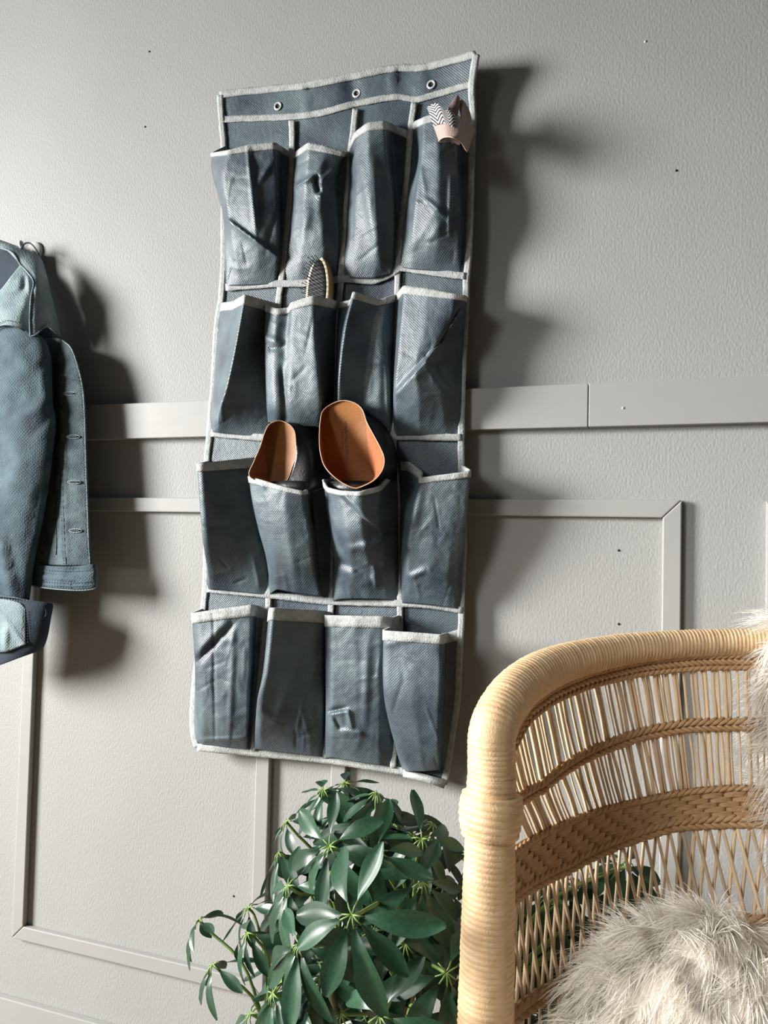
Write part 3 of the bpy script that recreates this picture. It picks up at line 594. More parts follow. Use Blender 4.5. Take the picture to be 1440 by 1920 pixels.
# front edge with buttonholes
fr = [[(60,640,5),(96,634,6.4),(104,634,7.0),(110,635,7.8),(117,638,8.0),(113,640,6.6)],
      [(60,656,5),(97,656,6.4),(106,656,7.4),(116,656,8.6),(135,656,8.6),(132,657,7.0)],
      [(60,707,5),(99,707,6.4),(109,707,7.8),(120,707,9.2),(151,707,8.8),(148,708,7.2)],
      [(60,760,5),(101,760,6.6),(110,760,8.0),(121,760,9.4),(158,760,9.0),(154,761,7.4)],
      [(60,862,5),(101,862,7.0),(112,862,8.6),(121,862,9.8),(161,862,9.2),(158,863,7.6)],
      [(60,949,5.2),(98,949,8.0),(112,949,9.4),(123,949,10.2),(164,949,9.4),(160,950,7.8)],
      [(60,1010,5.4),(92,1010,8.8),(110,1010,9.8),(125,1010,10.4),(166,1010,9.6),(163,1011,8.0)],
      [(60,1058,5.6),(84,1058,9.2),(108,1060,10.0),(127,1060,10.6),(169,1060,9.8),(166,1061,8.2)]]
patch('front_panel', fr, 'denim_worn', jk, nu=60, nv=150, extra=lambda x, y: .10*np.sin(y*.52)*np.exp(-np.abs(x-(112+.024*(y-640)))/7)+.07*np.sin(y*.4+1)*np.exp(-np.abs(x-(160+.02*(y-800)))/5), seed=24, amp=.07, k=.09, solid=.0018,
      cr=[((117,650),(128,1058),.25,2.5,1), ((101,700),(150,707),.25,3,0), ((120,850),(160,856),.2,4,0), ((122,925),(160,920),.2,4,0)])
cord('front_edge', [(117,638,8.2),(135,656,8.8),(151,707,9.0),(158,760,9.2),(161,862,9.4),(164,949,9.6),(166,1010,9.8),(169,1060,10.0)], .0013, 'denim_light', jk, n=60)
cord('stitching', [(113,700,8.5),(114,760,8.9),(116,862,9.5),(119,949,10.15),(121,1010,10.4),(124,1058,10.65)], .0007, 'thread', jk)
cord('stitching', [(103,815,7.6),(103,862,7.6),(104,949,8.8),(106,1010,9.7),(105,1040,10.0)], .0009, 'thread', jk)
cord('stitching', [(101,703,7.0),(115,706,8.9),(130,711,9.25),(151,714,9.0)], .0008, 'thread', jk)
cord('stitching', [(101,697,6.9),(115,700,8.8),(130,705,9.25),(151,708,9.0)], .0008, 'thread', jk)
for px, py, dd in ((131,738,9.35),(138,819,9.75),(140,904,10.05),(142,995,10.25)):
    t = np.linspace(0, 2*math.pi, 26); cord('buttonhole', [(px+13*math.cos(q)*(1 if math.cos(q) < 0 else .9), py+3.2*math.sin(q), dd-.012*(px+13*math.cos(q)-px)) for q in t], .0010, 'denim_light', jk, n=60, sides=5)
    cord('buttonhole_slit', [(px-11,py,dd+.16),(px+9,py,dd-.02)], .0016, 'thread', jk, n=6)
wb = patch('waistband', [[(56,1056,8.0),(72,1059,9.6),(110,1062,11.0),(150,1061,10.8),(174,1058,10.2),(180,1060,9)],
                    [(55,1078,8.0),(72,1080,10.0),(110,1083,11.5),(150,1082,11.3),(176,1080,10.6),(181,1082,9.2)],
                    [(60,1096,8.0),(74,1099,9.8),(110,1103,11.2),(150,1105,11.0),(176,1102,10.2),(181,1102,9)]], 'denim', jk, nu=40, nv=20, seed=25, amp=.1, k=.12, solid=.003,
      cr=[((70,1072),(130,1084),-.5,3,0), ((90,1066),(175,1070),-.45,3,0), ((80,1088),(150,1093),-.4,3,0), ((130,1058),(132,1100),-.2,2,0)])
cord('waistband_edge', [(60,1098,8.2),(74,1101,10.0),(110,1105,11.4),(150,1107,11.2),(176,1104,10.4),(181,1096,9.4),(180,1060,9.2)], .0012, 'denim_light', jk)
def stitch(pts, m='denim_light', step=5., r=.0005, parent=None):
    p = catmull(np.array(pts, float), 300); n = max(2, int(np.linalg.norm(np.diff(p[:, :2], axis=0), axis=1).sum()/step)); q = arclen(p, n*2); q = Pc(q[:, 0], q[:, 1], DS[0]+DS[1]*q[:, 2]+.13); mbs = MB()
    for i in range(0, 2*n-1, 2): V, Fc = tubeVF(np.array([q[i], (q[i]+q[i+1])/2, q[i+1]]), [r*.7, r, r*.7], 5); mbs.add(V, Fc)
    return mbs.build('topstitching', m, jk)
stitch([(109,700,8.1),(110,760,8.5),(112,862,9.1),(115,949,9.9),(117,1010,10.2),(120,1058,10.45)], 'thread', r=.0007)
stitch([(147,707,9.1),(154,760,9.3),(157,862,9.5),(160,949,9.7),(162,1010,9.9),(165,1056,10.1)], 'thread', r=.0006)
for k, dz in ((1068,0), (1090,.15), (1097,.1)): stitch([(60,k-2,8.3),(74,k,10.0+dz),(110,k+3,11.35+dz),(150,k+3,11.15+dz),(175,k,10.5+dz)], 'thread', r=.0007)
stitch([(132,1060,11.1),(132,1103,11.4)], 'thread', r=.0007)
stitch([(6,1123,16.0),(30,1126,15.8),(52,1131,15.0),(80,1135,13.3)], 'denim_light', r=.0008)
stitch([(51,1145,16.2),(51,1170,16.3),(52,1205,16.1)], 'denim_worn', r=.0008)
stitch([(62,560,12.7),(61,600,13.2),(64,624,13.0)], 'thread', r=.0007); stitch([(62,625,13.0),(72,619,12.4),(84,608,10.9),(94,606,9.6)], 'thread', r=.0007)
stitch([(-40,633,14.9),(5,603,14.1),(25,603,13.6),(42,608,12.9),(56,616,11.6)], 'thread', r=.0008)
# sleeve
th = np.linspace(0, 2*math.pi, 40, endpoint=False)
def tubepatch(name, rows, m, seed, amp=.2, nv=70, solid=.002, k=.03, cr=()):
    A = catmull(np.array(rows, float), nv)   # cx, w, py, tilt, dc, dr
    x = A[:, 0:1]+A[:, 1:2]*np.cos(th); y = A[:, 2:3]+A[:, 3:4]*np.cos(th)+0*x; D = A[:, 4:5]+A[:, 5:6]*np.sin(th)
    D = D+amp*wob(x, y*.7, seed, k)*np.clip(np.sin(th)+.6, 0, 1)+amp*.5*wob(x, y, seed+3, k*2.6)*np.clip(np.sin(th)+.4, 0, 1)
    D = crease(x, y, D, cr)
    return obj(name, Pc(x, y, np.maximum(DS[0]+DS[1]*D, 1.5)), gridF(nv, 40, True), m, jk, solid=solid)
tubepatch('sleeve', [(10,50,606,18,11.0,2.6),(18,64,622,14,10.6,3.6),(20,72,650,8,10.4,4.4),(20,77,690,0,10.4,4.8),(24,74,750,0,10.6,4.8),(32,72,790,0,10.8,4.8),(30,70,840,0,10.8,4.6),(25,66,910,0,11,4.4),(17,62,980,0,11,4.2),(6,58,1050,3,11,4.0),(-2,56,1124,6,11.2,3.8)], 'denim', 31, .42, k=.04,
      cr=[((20,640),(60,700),.7,14,0), ((95,745),(35,790),.8,9,0), ((100,770),(50,830),-.6,8,0), ((70,660),(88,740),.3,8,0), ((0,1000),(24,1118),1.0,8,0), ((40,850),(10,960),.5,12,0), ((75,900),(50,1040),-.4,9,0)])
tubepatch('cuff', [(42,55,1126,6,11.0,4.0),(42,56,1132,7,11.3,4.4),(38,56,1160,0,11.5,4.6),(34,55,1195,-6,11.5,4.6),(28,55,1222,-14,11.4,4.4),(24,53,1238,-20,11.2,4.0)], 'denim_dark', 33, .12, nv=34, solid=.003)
patch('cuff_lining', [[(-60,1120,15.2),(-20,1122,15.7),(10,1124,16.2),(36,1130,16.4),(48,1140,16.2)],
                      [(-60,1165,16),(-20,1165,16.4),(14,1165,16.9),(38,1165,16.9),(48,1168,16.5)],
                      [(-60,1220,16.2),(-20,1222,16.6),(12,1222,16.8),(34,1214,16.6),(48,1208,16.2)]], 'denim_light', jk, nu=34, nv=30, seed=34, amp=.12, solid=.002, cr=[((0,1150),(45,1210),.7,5,0), ((0,1150),(45,1210),-.8,9,1), ((14,1170),(10,1220),.5,5,0)])
#cord('cuff_edge', [(-40,1246,15.2),(0,1243,15.6),(32,1240,15.3),(62,1224,13.6),(78,1206,11.6)], .0022, 'denim_worn', jk)
cord('cuff_seam', [(-30,1113,15.4),(6,1118,15.9),(30,1121,15.7),(52,1126,14.9),(80,1130,13.2),(97,1133,11.2)], .0018, 'denim_worn', jk)
c = Pc(82, 1147, 14.6); 
t = np.linspace(0, 2*math.pi, 24); cord('buttonhole', [(82+4.5*math.cos(q), 1148+9*math.sin(q), 14.3-.05*4.5*math.cos(q)) for q in t], .0010, 'denim_worn', jk, n=50, sides=5)
# left half, outside the photograph
tubepatch('sleeve', [(-300,50,606,-14,9,2.4),(-305,62,640,-8,9,3.6),(-312,68,700,0,9,4.4),(-318,66,850,0,9,4.4),(-322,58,1000,0,9,4),(-325,54,1120,0,9,3.6)], 'denim', 41, .25, nv=40)
patch('front_panel', [[(-270,560,4),(-200,540,7),(-150,560,8.4),(-120,590,8.8)],[(-270,800,5),(-200,800,8),(-150,800,9),(-110,800,9)],[(-270,1060,5),(-200,1062,8.4),(-150,1064,9.4),(-100,1066,9.4)]], 'denim_worn', jk, seed=42, amp=.2)
patch('waistband', [[(-275,1056,5),(-200,1060,9),(-150,1062,10),(-96,1064,10)],[(-275,1102,5),(-200,1106,9),(-150,1108,10),(-94,1110,10)]], 'denim_worn', jk, seed=43, amp=.1, solid=.003)
patch('yoke', [[(-60,466,4),(-120,476,5),(-180,495,5),(-240,530,5),(-300,585,5)],[(-60,500,6),(-120,515,8),(-180,535,9),(-240,565,9.5),(-310,600,9.5)],[(-70,560,6),(-125,575,9),(-185,585,10),(-245,605,11),(-310,630,11)]], 'denim', jk, seed=44, amp=.12)
DS = (0., 1.)

# ------------------------------------------------------------------ umbrella plant
pb = P(690, 1900, -.40); PX, PY = pb[0], -.40
pl = thing('umbrella_plant', 'leafy green potted umbrella plant on the floor between organizer and wicker chair', 'plant', (PX, PY, 0))
prof = [(.0,.0),(.105,.0),(.125,.02),(.15,.24),(.158,.25),(.158,.27),(.143,.27),(.138,.235)]
a = np.linspace(0, 2*math.pi, 40, endpoint=False)
V = np.concatenate([np.stack([PX+r*np.cos(a), PY+r*np.sin(a), 0*a+z], 1) for r, z in prof]); obj('pot', V, gridF(len(prof), 40, True), 'pot', pl)
V = np.concatenate([np.stack([PX+r*np.cos(a), PY+r*np.sin(a), 0*a+z], 1) for r, z in ((.14,.24),(.08,.246),(.005,.25))]); obj('soil', V, gridF(3, 40, True)+[tuple(80+i for i in range(40))], 'soil', pl)
trunks = []
for k, (tx, ty, zt_) in enumerate(((-.05,.03,.56),(.0,.05,.66),(.06,.0,.62),(.14,.06,.56),(-.12,-.02,.48))):
    p = catmull(np.array([[PX+tx*.2, PY+ty*.2, .24],[PX+tx*.5+.01, PY+ty*.5, .24+(zt_-.24)*.4],[PX+tx*.9-.01, PY+ty*.8, .24+(zt_-.24)*.75],[PX+tx, PY+ty, zt_]]), 24)
    trunks.append(p); V, Fc = tubeVF(p, np.linspace(.008, .0035, 24), 8); obj('trunk', V, Fc, 'bark', pl)
TP = np.concatenate(trunks)
def leafmesh(name, droop, fold, wid):
    nL, nW = 11, 5; V = []
    for i in range(nL):
        t = i/(nL-1); wv = wid*(math.sin(math.pi*min(1, t*.93+.035)**1.25)**.85); wv = max(wv, .012 if i == 0 else .004)
        for j in range(nW):
            q = (j/(nW-1))*2-1; V.append((q*wv, t-.10*droop*t*t, -droop*.42*t*t-fold*wv*(1-abs(q))*1.0+.02*math.sin(5*t+q)+fold*.3*wv))
    me = bpy.data.meshes.new(name); me.from_pydata(V, [], gridF(nL, nW)); me.polygons.foreach_set('use_smooth', [True]*len(me.polygons)); me.materials.append(MATS['leaf']); me.update(); return me
LM = [leafmesh('leaf', .35, .35, .17), leafmesh('leaf', .75, .3, .185), leafmesh('leaf', .15, .4, .16), leafmesh('leaf', 1.0, .25, .165)]
stuffL = MB(); nleaf = [0]
gravity = np.array([0,0,-1.])
def nrm(v): return v/(np.linalg.norm(v)+1e-9)
def cluster(px, py, Y, L, face=None, n=8, spin=None, rr=None, droop=.35, individual=True):
    c = P(px, py, Y); rr = rr or random
    out = nrm(c-np.array([PX, PY, c[2]-.12])); ax = nrm(face if face is not None else nrm(np.array([.15,-.55,.5])+out*.6))
    # petiole
    base = TP[np.argmin(np.linalg.norm(TP-(c+np.array([PX-c[0], PY-c[1], 0])*.35+np.array([0,0,-.11])), axis=1))]
    mid = (base+c)/2+np.array([0,0,.025])+ax*-.02
    p = catmull(np.array([base, mid, c-ax*.018, c]), 12); V, Fc = tubeVF(p, np.linspace(.0022, .0016, 12), 6)
    mbp = MB(); mbp.add(V, Fc); mats = []
    t1 = nrm(np.cross(ax, [.3,.2,.9])); t2 = np.cross(ax, t1); sp0 = spin if spin is not None else rr.uniform(0, 6.28)
    for i in range(n):
        an = sp0+6.283*i/n+rr.uniform(-.18, .18); rad = t1*math.cos(an)+t2*math.sin(an); el = rr.uniform(-.25, .35)
        d = nrm(rad*math.cos(el)+ax*math.sin(el)+gravity*droop*rr.uniform(.5, 1.4)); ln = L*rr.uniform(.72, 1.08)
        st = c+d*.012
        V, Fc = tubeVF(np.array([c, c+d*.007+ax*.002, st]), [.0010,.0008,.0007], 5); mbp.add(V, Fc)
        zn = ax-d*(ax@d); zn = nrm(zn+np.cross(d, zn)*rr.uniform(-.4, .4)); xn = np.cross(d, zn)
        m4 = Matrix([[xn[k]*ln, d[k]*ln, zn[k]*ln, st[k]] for k in range(3)]+[[0,0,0,1]]); mats.append((m4, rr.choice(LM)))
    if individual:
        po = mbp.build('leaf_stalk', 'petiole', pl)
        for m4, me in mats:
            o = bpy.data.objects.new('leaf', me); col.objects.link(o); o.parent = po; o.matrix_basis = m4; nleaf[0] += 1
    else:
        stuffS.add(np.concatenate(mbp.V), mbp.F)
        for m4, me in mats:
            stuffL.add([tuple(m4 @ v.co) for v in me.vertices], [tuple(p.vertices) for p in me.polygons])
stuffS = MB(); R_ = random.Random(5)
v3 = lambda *a: np.array(a, float)
CL = [(660,1715,-.60,.088,v3(.05,-.9,.40),8,.35),(618,1586,-.52,.070,v3(-.05,-.85,.5),8,.25),(707,1598,-.50,.066,v3(.1,-.7,.65),7,.3),(541,1661,-.50,.060,v3(-.5,-.5,.55),8,.45),
      (791,1652,-.50,.072,v3(.35,-.6,.55),8,.6),(791,1573,-.42,.062,v3(.3,-.5,.7),8,.5),(607,1481,-.38,.060,v3(-.25,-.3,.9),8,.45),(707,1487,-.40,.062,v3(.2,-.4,.85),8,.6),
      (647,1468,-.34,.055,v3(0,-.2,1),7,.35),(537,1541,-.40,.050,v3(-.5,-.3,.7),7,.4),(524,1597,-.42,.056,v3(-.55,-.3,.6),7,.7),(374,1724,-.42,.054,v3(-.6,-.2,.7),7,.5),
      (399,1808,-.44,.056,v3(-.55,-.3,.6),7,.8),(464,1749,-.44,.055,v3(-.4,-.5,.6),7,.6),(466,1702,-.36,.048,v3(-.4,-.3,.8),7,.35),(562,1770,-.56,.075,v3(-.3,-.75,.4),8,.7),
      (512,1862,-.56,.070,v3(-.4,-.7,.5),8,.6),(712,1903,-.60,.070,v3(.05,-.85,.5),8,.3),(837,1824,-.52,.078,v3(.3,-.75,.4),8,.4),(812,1545,-.34,.056,v3(.4,-.3,.8),7,.5),
      (699,1748,-.46,.060,v3(.1,-.7,.6),7,.4),(888,1602,-.30,.062,v3(.5,-.3,.8),7,.4),(632,1527,-.36,.052,v3(0,-.5,.85),7,.3),(815,1700,-.42,.066,v3(.4,-.6,.5),7,.6),
      (600,1830,-.54,.070,v3(-.15,-.8,.45),8,.6),(760,1770,-.48,.072,v3(.2,-.75,.45),8,.5),(850,1760,-.40,.066,v3(.5,-.5,.5),7,.5),(470,1900,-.50,.062,v3(-.5,-.5,.6),7,.5),
      (780,1900,-.50,.072,v3(.2,-.8,.4),8,.5),(640,1900,-.52,.066,v3(-.1,-.8,.5),8,.5),
      (1165,1622,-.17,.075,v3(.3,-.7,.5),8,.6),(1195,1690,-.16,.070,v3(.4,-.6,.5),7,.7),(1050,1690,-.22,.075,v3(.2,-.7,.5),8,.5),(1105,1760,-.2,.075,v3(.2,-.7,.4),8,.5),(1010,1800,-.24,.075,v3(.1,-.7,.4),8,.5),(960,1690,-.28,.07,v3(.2,-.6,.5),7,.5)]
for c in CL: cluster(c[0], c[1], c[2], c[3]*.87, c[4], c[5], rr=R_, droop=c[6]*1.15)
for i in range(64):
    px = R_.uniform(500, 880); py = R_.uniform(1520, 1960); Y = R_.uniform(-.44, -.24)
    if (abs(px-680)/190)**2+((py-1780)/270)**2 > 1: continue
    cluster(px, py, Y, R_.uniform(.05, .07), None, 7, rr=R_, droop=.5, individual=False)
for i in range(12):
    px = R_.uniform(1000, 1225); py = R_.uniform(1600, 1770); cluster(px, py, R_.uniform(-.2, -.11), R_.uniform(.05, .07), None, 7, rr=R_, droop=.6, individual=False)
for i in range(16):
    px = R_.uniform(930, 1180); py = R_.uniform(1660, 1960); cluster(px, py, R_.uniform(-.22, -.12), R_.uniform(.06, .075), None, 7, rr=R_, droop=.5, individual=False)
o = stuffL.build('foliage', 'leaf', pl); o['kind'] = 'stuff'; o = stuffS.build('stalks', 'petiole', pl); o['kind'] = 'stuff'

# ------------------------------------------------------------------ wicker chair
EX, EY, EA, EB = .19, -.55, .34, .30
ch = thing('wicker_chair', 'natural wicker armchair with curved woven back and thick wrapped rim', 'chair', (EX, EY, 0))
def wrapped(p, r, pitch, name, m, parent, sides=20, per=5, amp=.0011, seed=1):
    p = np.asarray(p, float); L_ = np.linalg.norm(np.diff(p, axis=0), axis=1).sum(); n = int(L_/pitch*per)
    s0 = np.linspace(0, 1, len(r)); q = arclen(p, n); rad = np.interp(np.linspace(0, 1, n), s0, r)
    T, A, B = frames(q, (0, 0, 1) if abs(T0z(q)) < .9 else (1, 0, 0)); th = np.linspace(0, 2*math.pi, sides, endpoint=False)
    ph = np.arange(n)/per; rr = np.random.default_rng(seed); jit = rr.uniform(-.35, .35, n//per+3)
    x = ph[:, None]+th[None]/(2*math.pi); k = np.floor(x).astype(int); f = x-k
    prof = np.sqrt(np.maximum(0, 1-(2*f-1)**2))
    R = rad[:, None]+amp*(prof-.6)+amp*.6*jit[np.clip(k, 0, len(jit)-1)]
    V = q[:, None]+R[..., None]*(np.cos(th)[None, :, None]*A[:, None]+np.sin(th)[None, :, None]*B[:, None])
    o = obj(name, V, gridF(n, sides, True)+[tuple(range(sides))[::-1], tuple((n-1)*sides+i for i in range(sides))], m, parent)
    return o
def T0z(q): d = q[len(q)//2]-q[len(q)//2-1]; return d[2]/np.linalg.norm(d)
RL_ = [(-.1465,-.512,.795),(-.1475,-.512,.827),(-.1475,-.508,.852),(-.141,-.484,.873),(-.127,-.442,.890),(-.097,-.389,.904),(-.042,-.332,.915),(.016,-.293,.921),(.076,-.267,.925),(.129,-.255,.928)]
RLf = RL_+[(.19,-.250,.929)]+[(2*EX-x, y, z) for x, y, z in RL_[::-1]]
rp = catmull(np.array(RLf), 400)
rr_ = [.0235,.0235,.0235,.023,.021,.019,.0175,.0165,.016,.0158,.0158,.0158,.016,.0165,.0175,.019,.021,.023,.0235,.0235,.0235]
wrapped(rp, rr_, .0046, 'top_rail', 'rattan', ch, seed=3)
for sgn in (0, 1):
    fx = lambda x: x if not sgn else 2*EX-x
    pp = np.array([(fx(-.152),-.525,0),(fx(-.150),-.520,.3),(fx(-.148),-.516,.6),(fx(-.147),-.513,.81)]); wrapped(catmull(pp, 60), [.036,.034,.031,.0265,.0235], .0056, 'arm_post', 'rattan', ch, seed=5+sgn, amp=.0014)
    pp = np.array([(fx(-.1475),-.516,.752),(fx(-.147),-.514,.772),(fx(-.1465),-.512,.792)]); 
    wrapped(catmull(pp, 20), [.0265,.0295,.0305,.0305,.0285], .0065, 'binding_knot', 'rattan', ch, seed=9+sgn, amp=.0022)
def interp(tab, f):
    a = np.array(tab); return np.interp(-np.abs(f), a[:, 0], a[:, 1])
ZT = {'A': [(-80,.815),(-73.8,.834),(-68,.858),(-59.6,.873),(-49.6,.885),(-36.7,.896),(-24,.903),(0,.909)],
      'B': [(-80,.770),(-72,.770),(-63,.775),(-56,.789),(-49,.801),(-36.5,.818),(-26.5,.827),(-10,.832),(0,.833)],
      'Ct': [(-80,.718),(-69.5,.724),(-59,.729),(-49,.736),(-36.4,.744),(-26.3,.753),(-17,.759),(0,.762)],
      'Cb': [(-80,.664),(-69,.668),(-55,.673),(-38.5,.694),(-29,.706),(-10,.714),(0,.715)],
      'D': [(-80,.550),(-69,.552),(-52,.553),(-43,.566),(-30,.586),(-16,.600),(0,.605)]}
def zof(k, f): return interp(ZT[k], f)
def el(f, z, inn=0.):
    """point on the shell at angle f (deg) and height z; inn > 0 moves to the inside"""
    f = np.asarray(f, float); r = np.radians(f); sc = 1.0+.10*np.clip(z-.80, 0, 1)*0
    n = np.stack([np.sin(r)/EA, np.cos(r)/EB, 0*r], -1); n /= np.linalg.norm(n, axis=-1)[..., None]
    return np.stack([EX+EA*np.sin(r), EY+EB*np.cos(r), z+0*r], -1)-n*np.asarray(inn)[..., None] if np.ndim(inn) else np.stack([EX+EA*np.sin(r), EY+EB*np.cos(r), z+0*r], -1)-n*inn
FM = 76
def braid(name, key, dz, hts, pitch_deg=1.55, r=.0023, fm=FM, zfun=None, inn0=.002):
    mbb = MB(); fs = np.arange(-fm, fm, pitch_deg); off = sum(hts)/2; z0 = off
    for row, h in enumerate(hts):
        up = row % 2 == 0
        for f in fs:
            t = np.linspace(0, 1, 6); ff = f+t*pitch_deg*2.1; zz = zof(key, ff)+dz+z0-h*(t if not up else 1-t)-(0 if True else 0)
            p = el(ff, zz, inn0+.0030*np.sin(t*math.pi)); V, Fc = tubeVF(p, r*np.array([.6,.95,1.1,1.1,.95,.6]), 6); mbb.add(V, Fc)
        z0 -= h
    # back strand so the braid has body from outside
    ff = np.linspace(-fm, fm, 120); p = el(ff, zof(key, ff)+dz, -.0015); V, Fc = tubeVF(p, max(.003, off*.8), 8, flat=.45, up=(0,0,1)); mbb.add(V, Fc)
    o = mbb.build(name, 'rattan_braid', ch); o['kind'] = 'stuff'; return o
braid('rim_braid', 'A', 0, (.0085,.0075,.005), pitch_deg=1.25)
braid('middle_braid', 'B', 0, (.0085,.0075), pitch_deg=1.5)
braid('upper_band_braid', 'Ct', -.003, (.006,), pitch_deg=1.5)
braid('lower_band_braid', 'Cb', .006, (.008,.0075), pitch_deg=1.7, r=.0027)
braid('lower_braid', 'D', 0, (.010,.010), pitch_deg=2.4, r=.0034)
# basket weave band
mbw = MB(); nrow = 5
ff_ = np.linspace(-FM, FM, 160)
for row in range(nrow):
    bl = 4.4
    for f in np.arange(-FM-bl, FM, bl):
        f0 = f+(row*bl*.36) % bl+.15*math.sin(f*3+row)
        for s_ in range(4):
            t = np.linspace(0, 1, 6); ff = f0+t*(bl*1.06); ff = np.clip(ff, -FM, FM)
            if ff[-1]-ff[0] < .5: continue
            zt_ = zof('Ct', ff)-.007; zb_ = zof('Cb', ff)+.0125; hh = (zt_-zb_)/nrow
            zz = zt_-hh*(row+(s_+.5)/4)
            V, Fc = tubeVF(el(ff, zz, .0006+.0034*np.abs(np.sin(t*math.pi))**.45), .0015, 6, flat=.9); mbw.add(V, Fc)
bt = np.linspace(-FM, FM, 120)
V = np.concatenate([el(bt, zof('Ct', bt)-.004, -.001), el(bt, zof('Cb', bt)+.006, -.001), el(bt, zof('Cb', bt)+.006, -.004), el(bt, zof('Ct', bt)-.004, -.004)]); mbw.add(V, gridF(4, 120)+[(360+i, i, i+1, 361+i)[::-1] for i in range(0, 119)])
o = mbw.build('woven_band', 'rattan_braid', ch); o['kind'] = 'stuff'
# upright canes
RC = random.Random(4)
def stick(p, r, name='cane', m='rattan_stick', sides=6):
    V, Fc = tubeVF(p, r, sides); return obj(name, V, Fc, m, ch)
f = -79.
while f < 79:
    j = RC.uniform(-.3, .3); g = f+j; r = RC.choice((.0013,.0019,.0024,.0028))
    fA, fB, fC = g, g*(1-.085*min(1, abs(g)/40)), g*(1-.165*min(1, abs(g)/40))
    w1, w2 = RC.uniform(-.35, .35), RC.uniform(-.35, .35)
    fs = np.array([fA, (fA+fB)/2+w1, fB, (fB+fC)/2+w2, fC]); zs = np.array([zof('A', fA)+.006, 0, zof('B', fB), 0, zof('Ct', fC)-.006]); zs[1] = (zs[0]+zs[2])/2; zs[3] = (zs[2]+zs[4])/2
    if abs(fC) < FM: stick(catmull(el(fs, zs, 0.), 14), r*np.linspace(1, .9, 14))
    f += RC.choice((.85,1.05,1.25,1.6))*(1.0 if abs(f) > 20 else 1.15)
# crossing canes below the woven band
for f in np.arange(-73, 74, 2.7):
    s_ = 1 if f < 0 else -1
    for fam in (0, 1):
        a_ = f+RC.uniform(-.2, .2); b_ = a_+s_*(5.6+RC.uniform(-.6, .6) if fam == 0 else -2.0+RC.uniform(-.5, .5)); b_ = max(-74, min(74, b_))
        t = np.linspace(0, 1, 10); fs = a_+(b_-a_)*t; zs = (zof('Cb', a_)+.002)*(1-t)+(zof('D', b_)-.004)*t
        stick(el(fs, zs, .0015 if fam == 0 else -.0015), RC.uniform(.0019, .0025))
        if fam == 0: stick(el(np.linspace(b_, b_, 6), np.linspace(float(zof('D', b_))+.002, .40, 6), 0.), .0018)
# seat and legs
a = np.linspace(0, 2*math.pi, 60, endpoint=False)
V = np.concatenate([np.stack([EX+EA*r*np.cos(a), EY+.02+EB*r*np.sin(a)*1.0, 0*a+z], 1) for r, z in ((.02,.40),(.5,.402),(.9,.405),(.98,.40),(.98,.37),(.02,.37))]); obj('seat', V, gridF(6, 60, True), 'rattan_braid', ch)
q = np.stack([EX+EA*np.cos(np.r_[a, a[:2]]), EY+.02+EB*np.sin(np.r_[a, a[:2]]), 0*np.r_[a, a[:2]]+.385], 1); wrapped(q, [.02,.02], .006, 'seat_rim', 'rattan', ch, seed=21)
for x, y in ((EX-.24,EY+.20),(EX+.24,EY+.20)): wrapped(np.array([(x, y, 0),(x, y, .2),(x, y, .38)]), [.022,.022,.022], .006, 'back_leg', 'rattan', ch, seed=31)

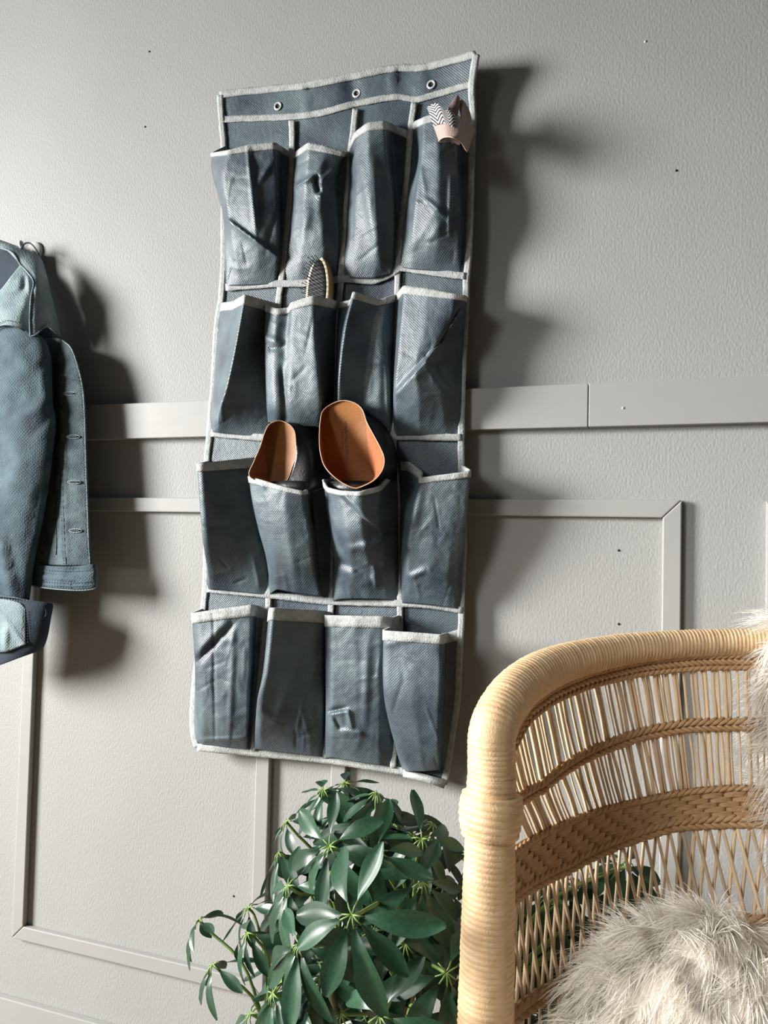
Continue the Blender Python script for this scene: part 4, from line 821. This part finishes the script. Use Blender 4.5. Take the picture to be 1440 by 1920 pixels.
# ------------------------------------------------------------------ sheepskins
def furry(name, label, surf, n, L0, comb, rootmat='fur_skin', seed=3, wd=.00042, loc=(0,0,0), clump=.5):
    """surf(u,v)->points; grows ribbons over it"""
    r = thing(name, label, 'sheepskin' if 'skin' in name else 'cushion', loc)
    nu, nv = 60, 60; uu, vv = np.meshgrid(np.linspace(0, 1, nu), np.linspace(0, 1, nv)); G = surf(uu, vv)
    obj('hide' if 'skin' in name else 'cover', G, gridF(nv, nu), rootmat, r)
    g = np.random.default_rng(seed); u, v = g.random(n), g.random(n); e = 1e-3
    p = surf(u, v); du = surf(u+e, v)-p; dv = surf(u, v+e)-p; nn = np.cross(du, dv); nn /= np.linalg.norm(nn, axis=1)[:, None]+1e-12
    ctr = G.reshape(-1, 3).mean(0); sg = np.sign(np.einsum('ij,ij->i', nn, p-ctr+np.array([0,-1,.3])*.02)); nn *= sg[:, None]
    d0 = comb(p, nn)
    # clumps
    cl = g.integers(0, max(8, n//55), n); K = cl.max()+1; ci = g.integers(0, n, K); 
    # nearest of few clump centres by random subset keeps it cheap
    best = np.full(n, 1e9); bi = np.zeros(n, int)
    for k in range(0, K, 1):
        dd = ((p-p[ci[k]])**2).sum(1); m_ = dd < best; best[m_] = dd[m_]; bi[m_] = k
    tip = p[ci[bi]]; cd = g.normal(0, .38, (K, 3))[bi]
    L_ = L0*g.uniform(.6, 1.15, n); d1 = d0+cd+g.normal(0, .16, (n, 3)); d1 /= np.linalg.norm(d1, axis=1)[:, None]
    segs = 6; T_ = np.linspace(0, 1, segs); P_ = []
    for t in T_:
        q = p+nn*(L_*.30*(t-.5*t*t))[:, None]+d1*(L_*t**1.2*.85)[:, None]+np.array([0,0,-1])*(L_*.32*t*t)[:, None]
        q = q+(tip-p)*(clump*t**1.2)[..., None] if np.ndim(t) else q+(tip-p)*clump*t**1.2
        q = q+g.normal(0, .0006, (n, 3))*t
        P_.append(q)
    P_ = np.stack(P_, 1); tang = P_[:, -1]-P_[:, 0]; side = np.cross(tang, g.normal(0, 1, (n, 3))); side /= np.linalg.norm(side, axis=1)[:, None]+1e-12
    wv = (wd*(1-.85*T_**1.5))[None, :, None]*g.uniform(.7, 1.3, n)[:, None, None]
    V = np.stack([P_-side[:, None]*wv, P_+side[:, None]*wv], 2).reshape(-1, 3)
    idx = np.arange(n)[:, None]*segs*2+np.arange(segs-1)[None]*2; idx = idx.reshape(-1)
    me = bpy.data.meshes.new('fur'); Fq = np.stack([idx, idx+1, idx+3, idx+2], 1)
    me.vertices.add(len(V)); me.vertices.foreach_set('co', V.ravel()); me.loops.add(Fq.size); me.loops.foreach_set('vertex_index', Fq.ravel().astype(np.int32))
    me.polygons.add(len(Fq)); me.polygons.foreach_set('loop_start', np.arange(0, Fq.size, 4, dtype=np.int32)); me.polygons.foreach_set('use_smooth', np.ones(len(Fq), bool)); me.update(calc_edges=True)
    me.materials.append(MATS['fur']); o = bpy.data.objects.new('fur', me); link(o, r); o['kind'] = 'stuff'
    return r
# cushion on the seat, leaning on the back
cc = P(1325, 2040, -.47)
def cush(u, v):
    th = u*2*math.pi; ph = v*math.pi
    return np.stack([cc[0]+.125*np.cos(th)*np.sin(ph), cc[1]+.085*np.sin(th)*np.sin(ph)+.04*np.cos(ph), cc[2]+.135*np.cos(ph)], -1)
furry('fur_cushion', 'cream long-haired fur cushion lying on the wicker chair seat', cush, 42000, .05, lambda p, n: np.array([-.35,-.25,-.45])+.18*n, seed=4, loc=(cc[0], cc[1], cc[2]-.12))
# sheepskin draped over the chair back at the right edge
sk = np.array([[(1490,1330,.145),(1530,1240,.20),(1600,1180,.24)]])
def skin(u, v):
    f = -8.8+u*28.0; t = v
    # from outside low, over the rim, down the inside onto the seat
    zz = np.interp(t, [0,.18,.24,.32,.6,.85,1], [.74,.93,.952,.935,.72,.52,.45]); inn = np.interp(t, [0,.18,.24,.32,.6,.85,1], [-.024,-.024,.0,.026,.022,.07,.20])
    f = f+3.2*np.sin(t*9+1)*(u < .5)*(.5-u)*2
    return el(f, zz, inn)
def el_a(f, z, inn): return el(f, z, inn)
furry('sheepskin', 'white long-haired sheepskin draped over the wicker chair back at the right edge', skin, 36000, .06, lambda p, n: np.array([-.35,-.15,-.45])+.45*n, seed=8, loc=(EX+.06, EY+.27, .45))
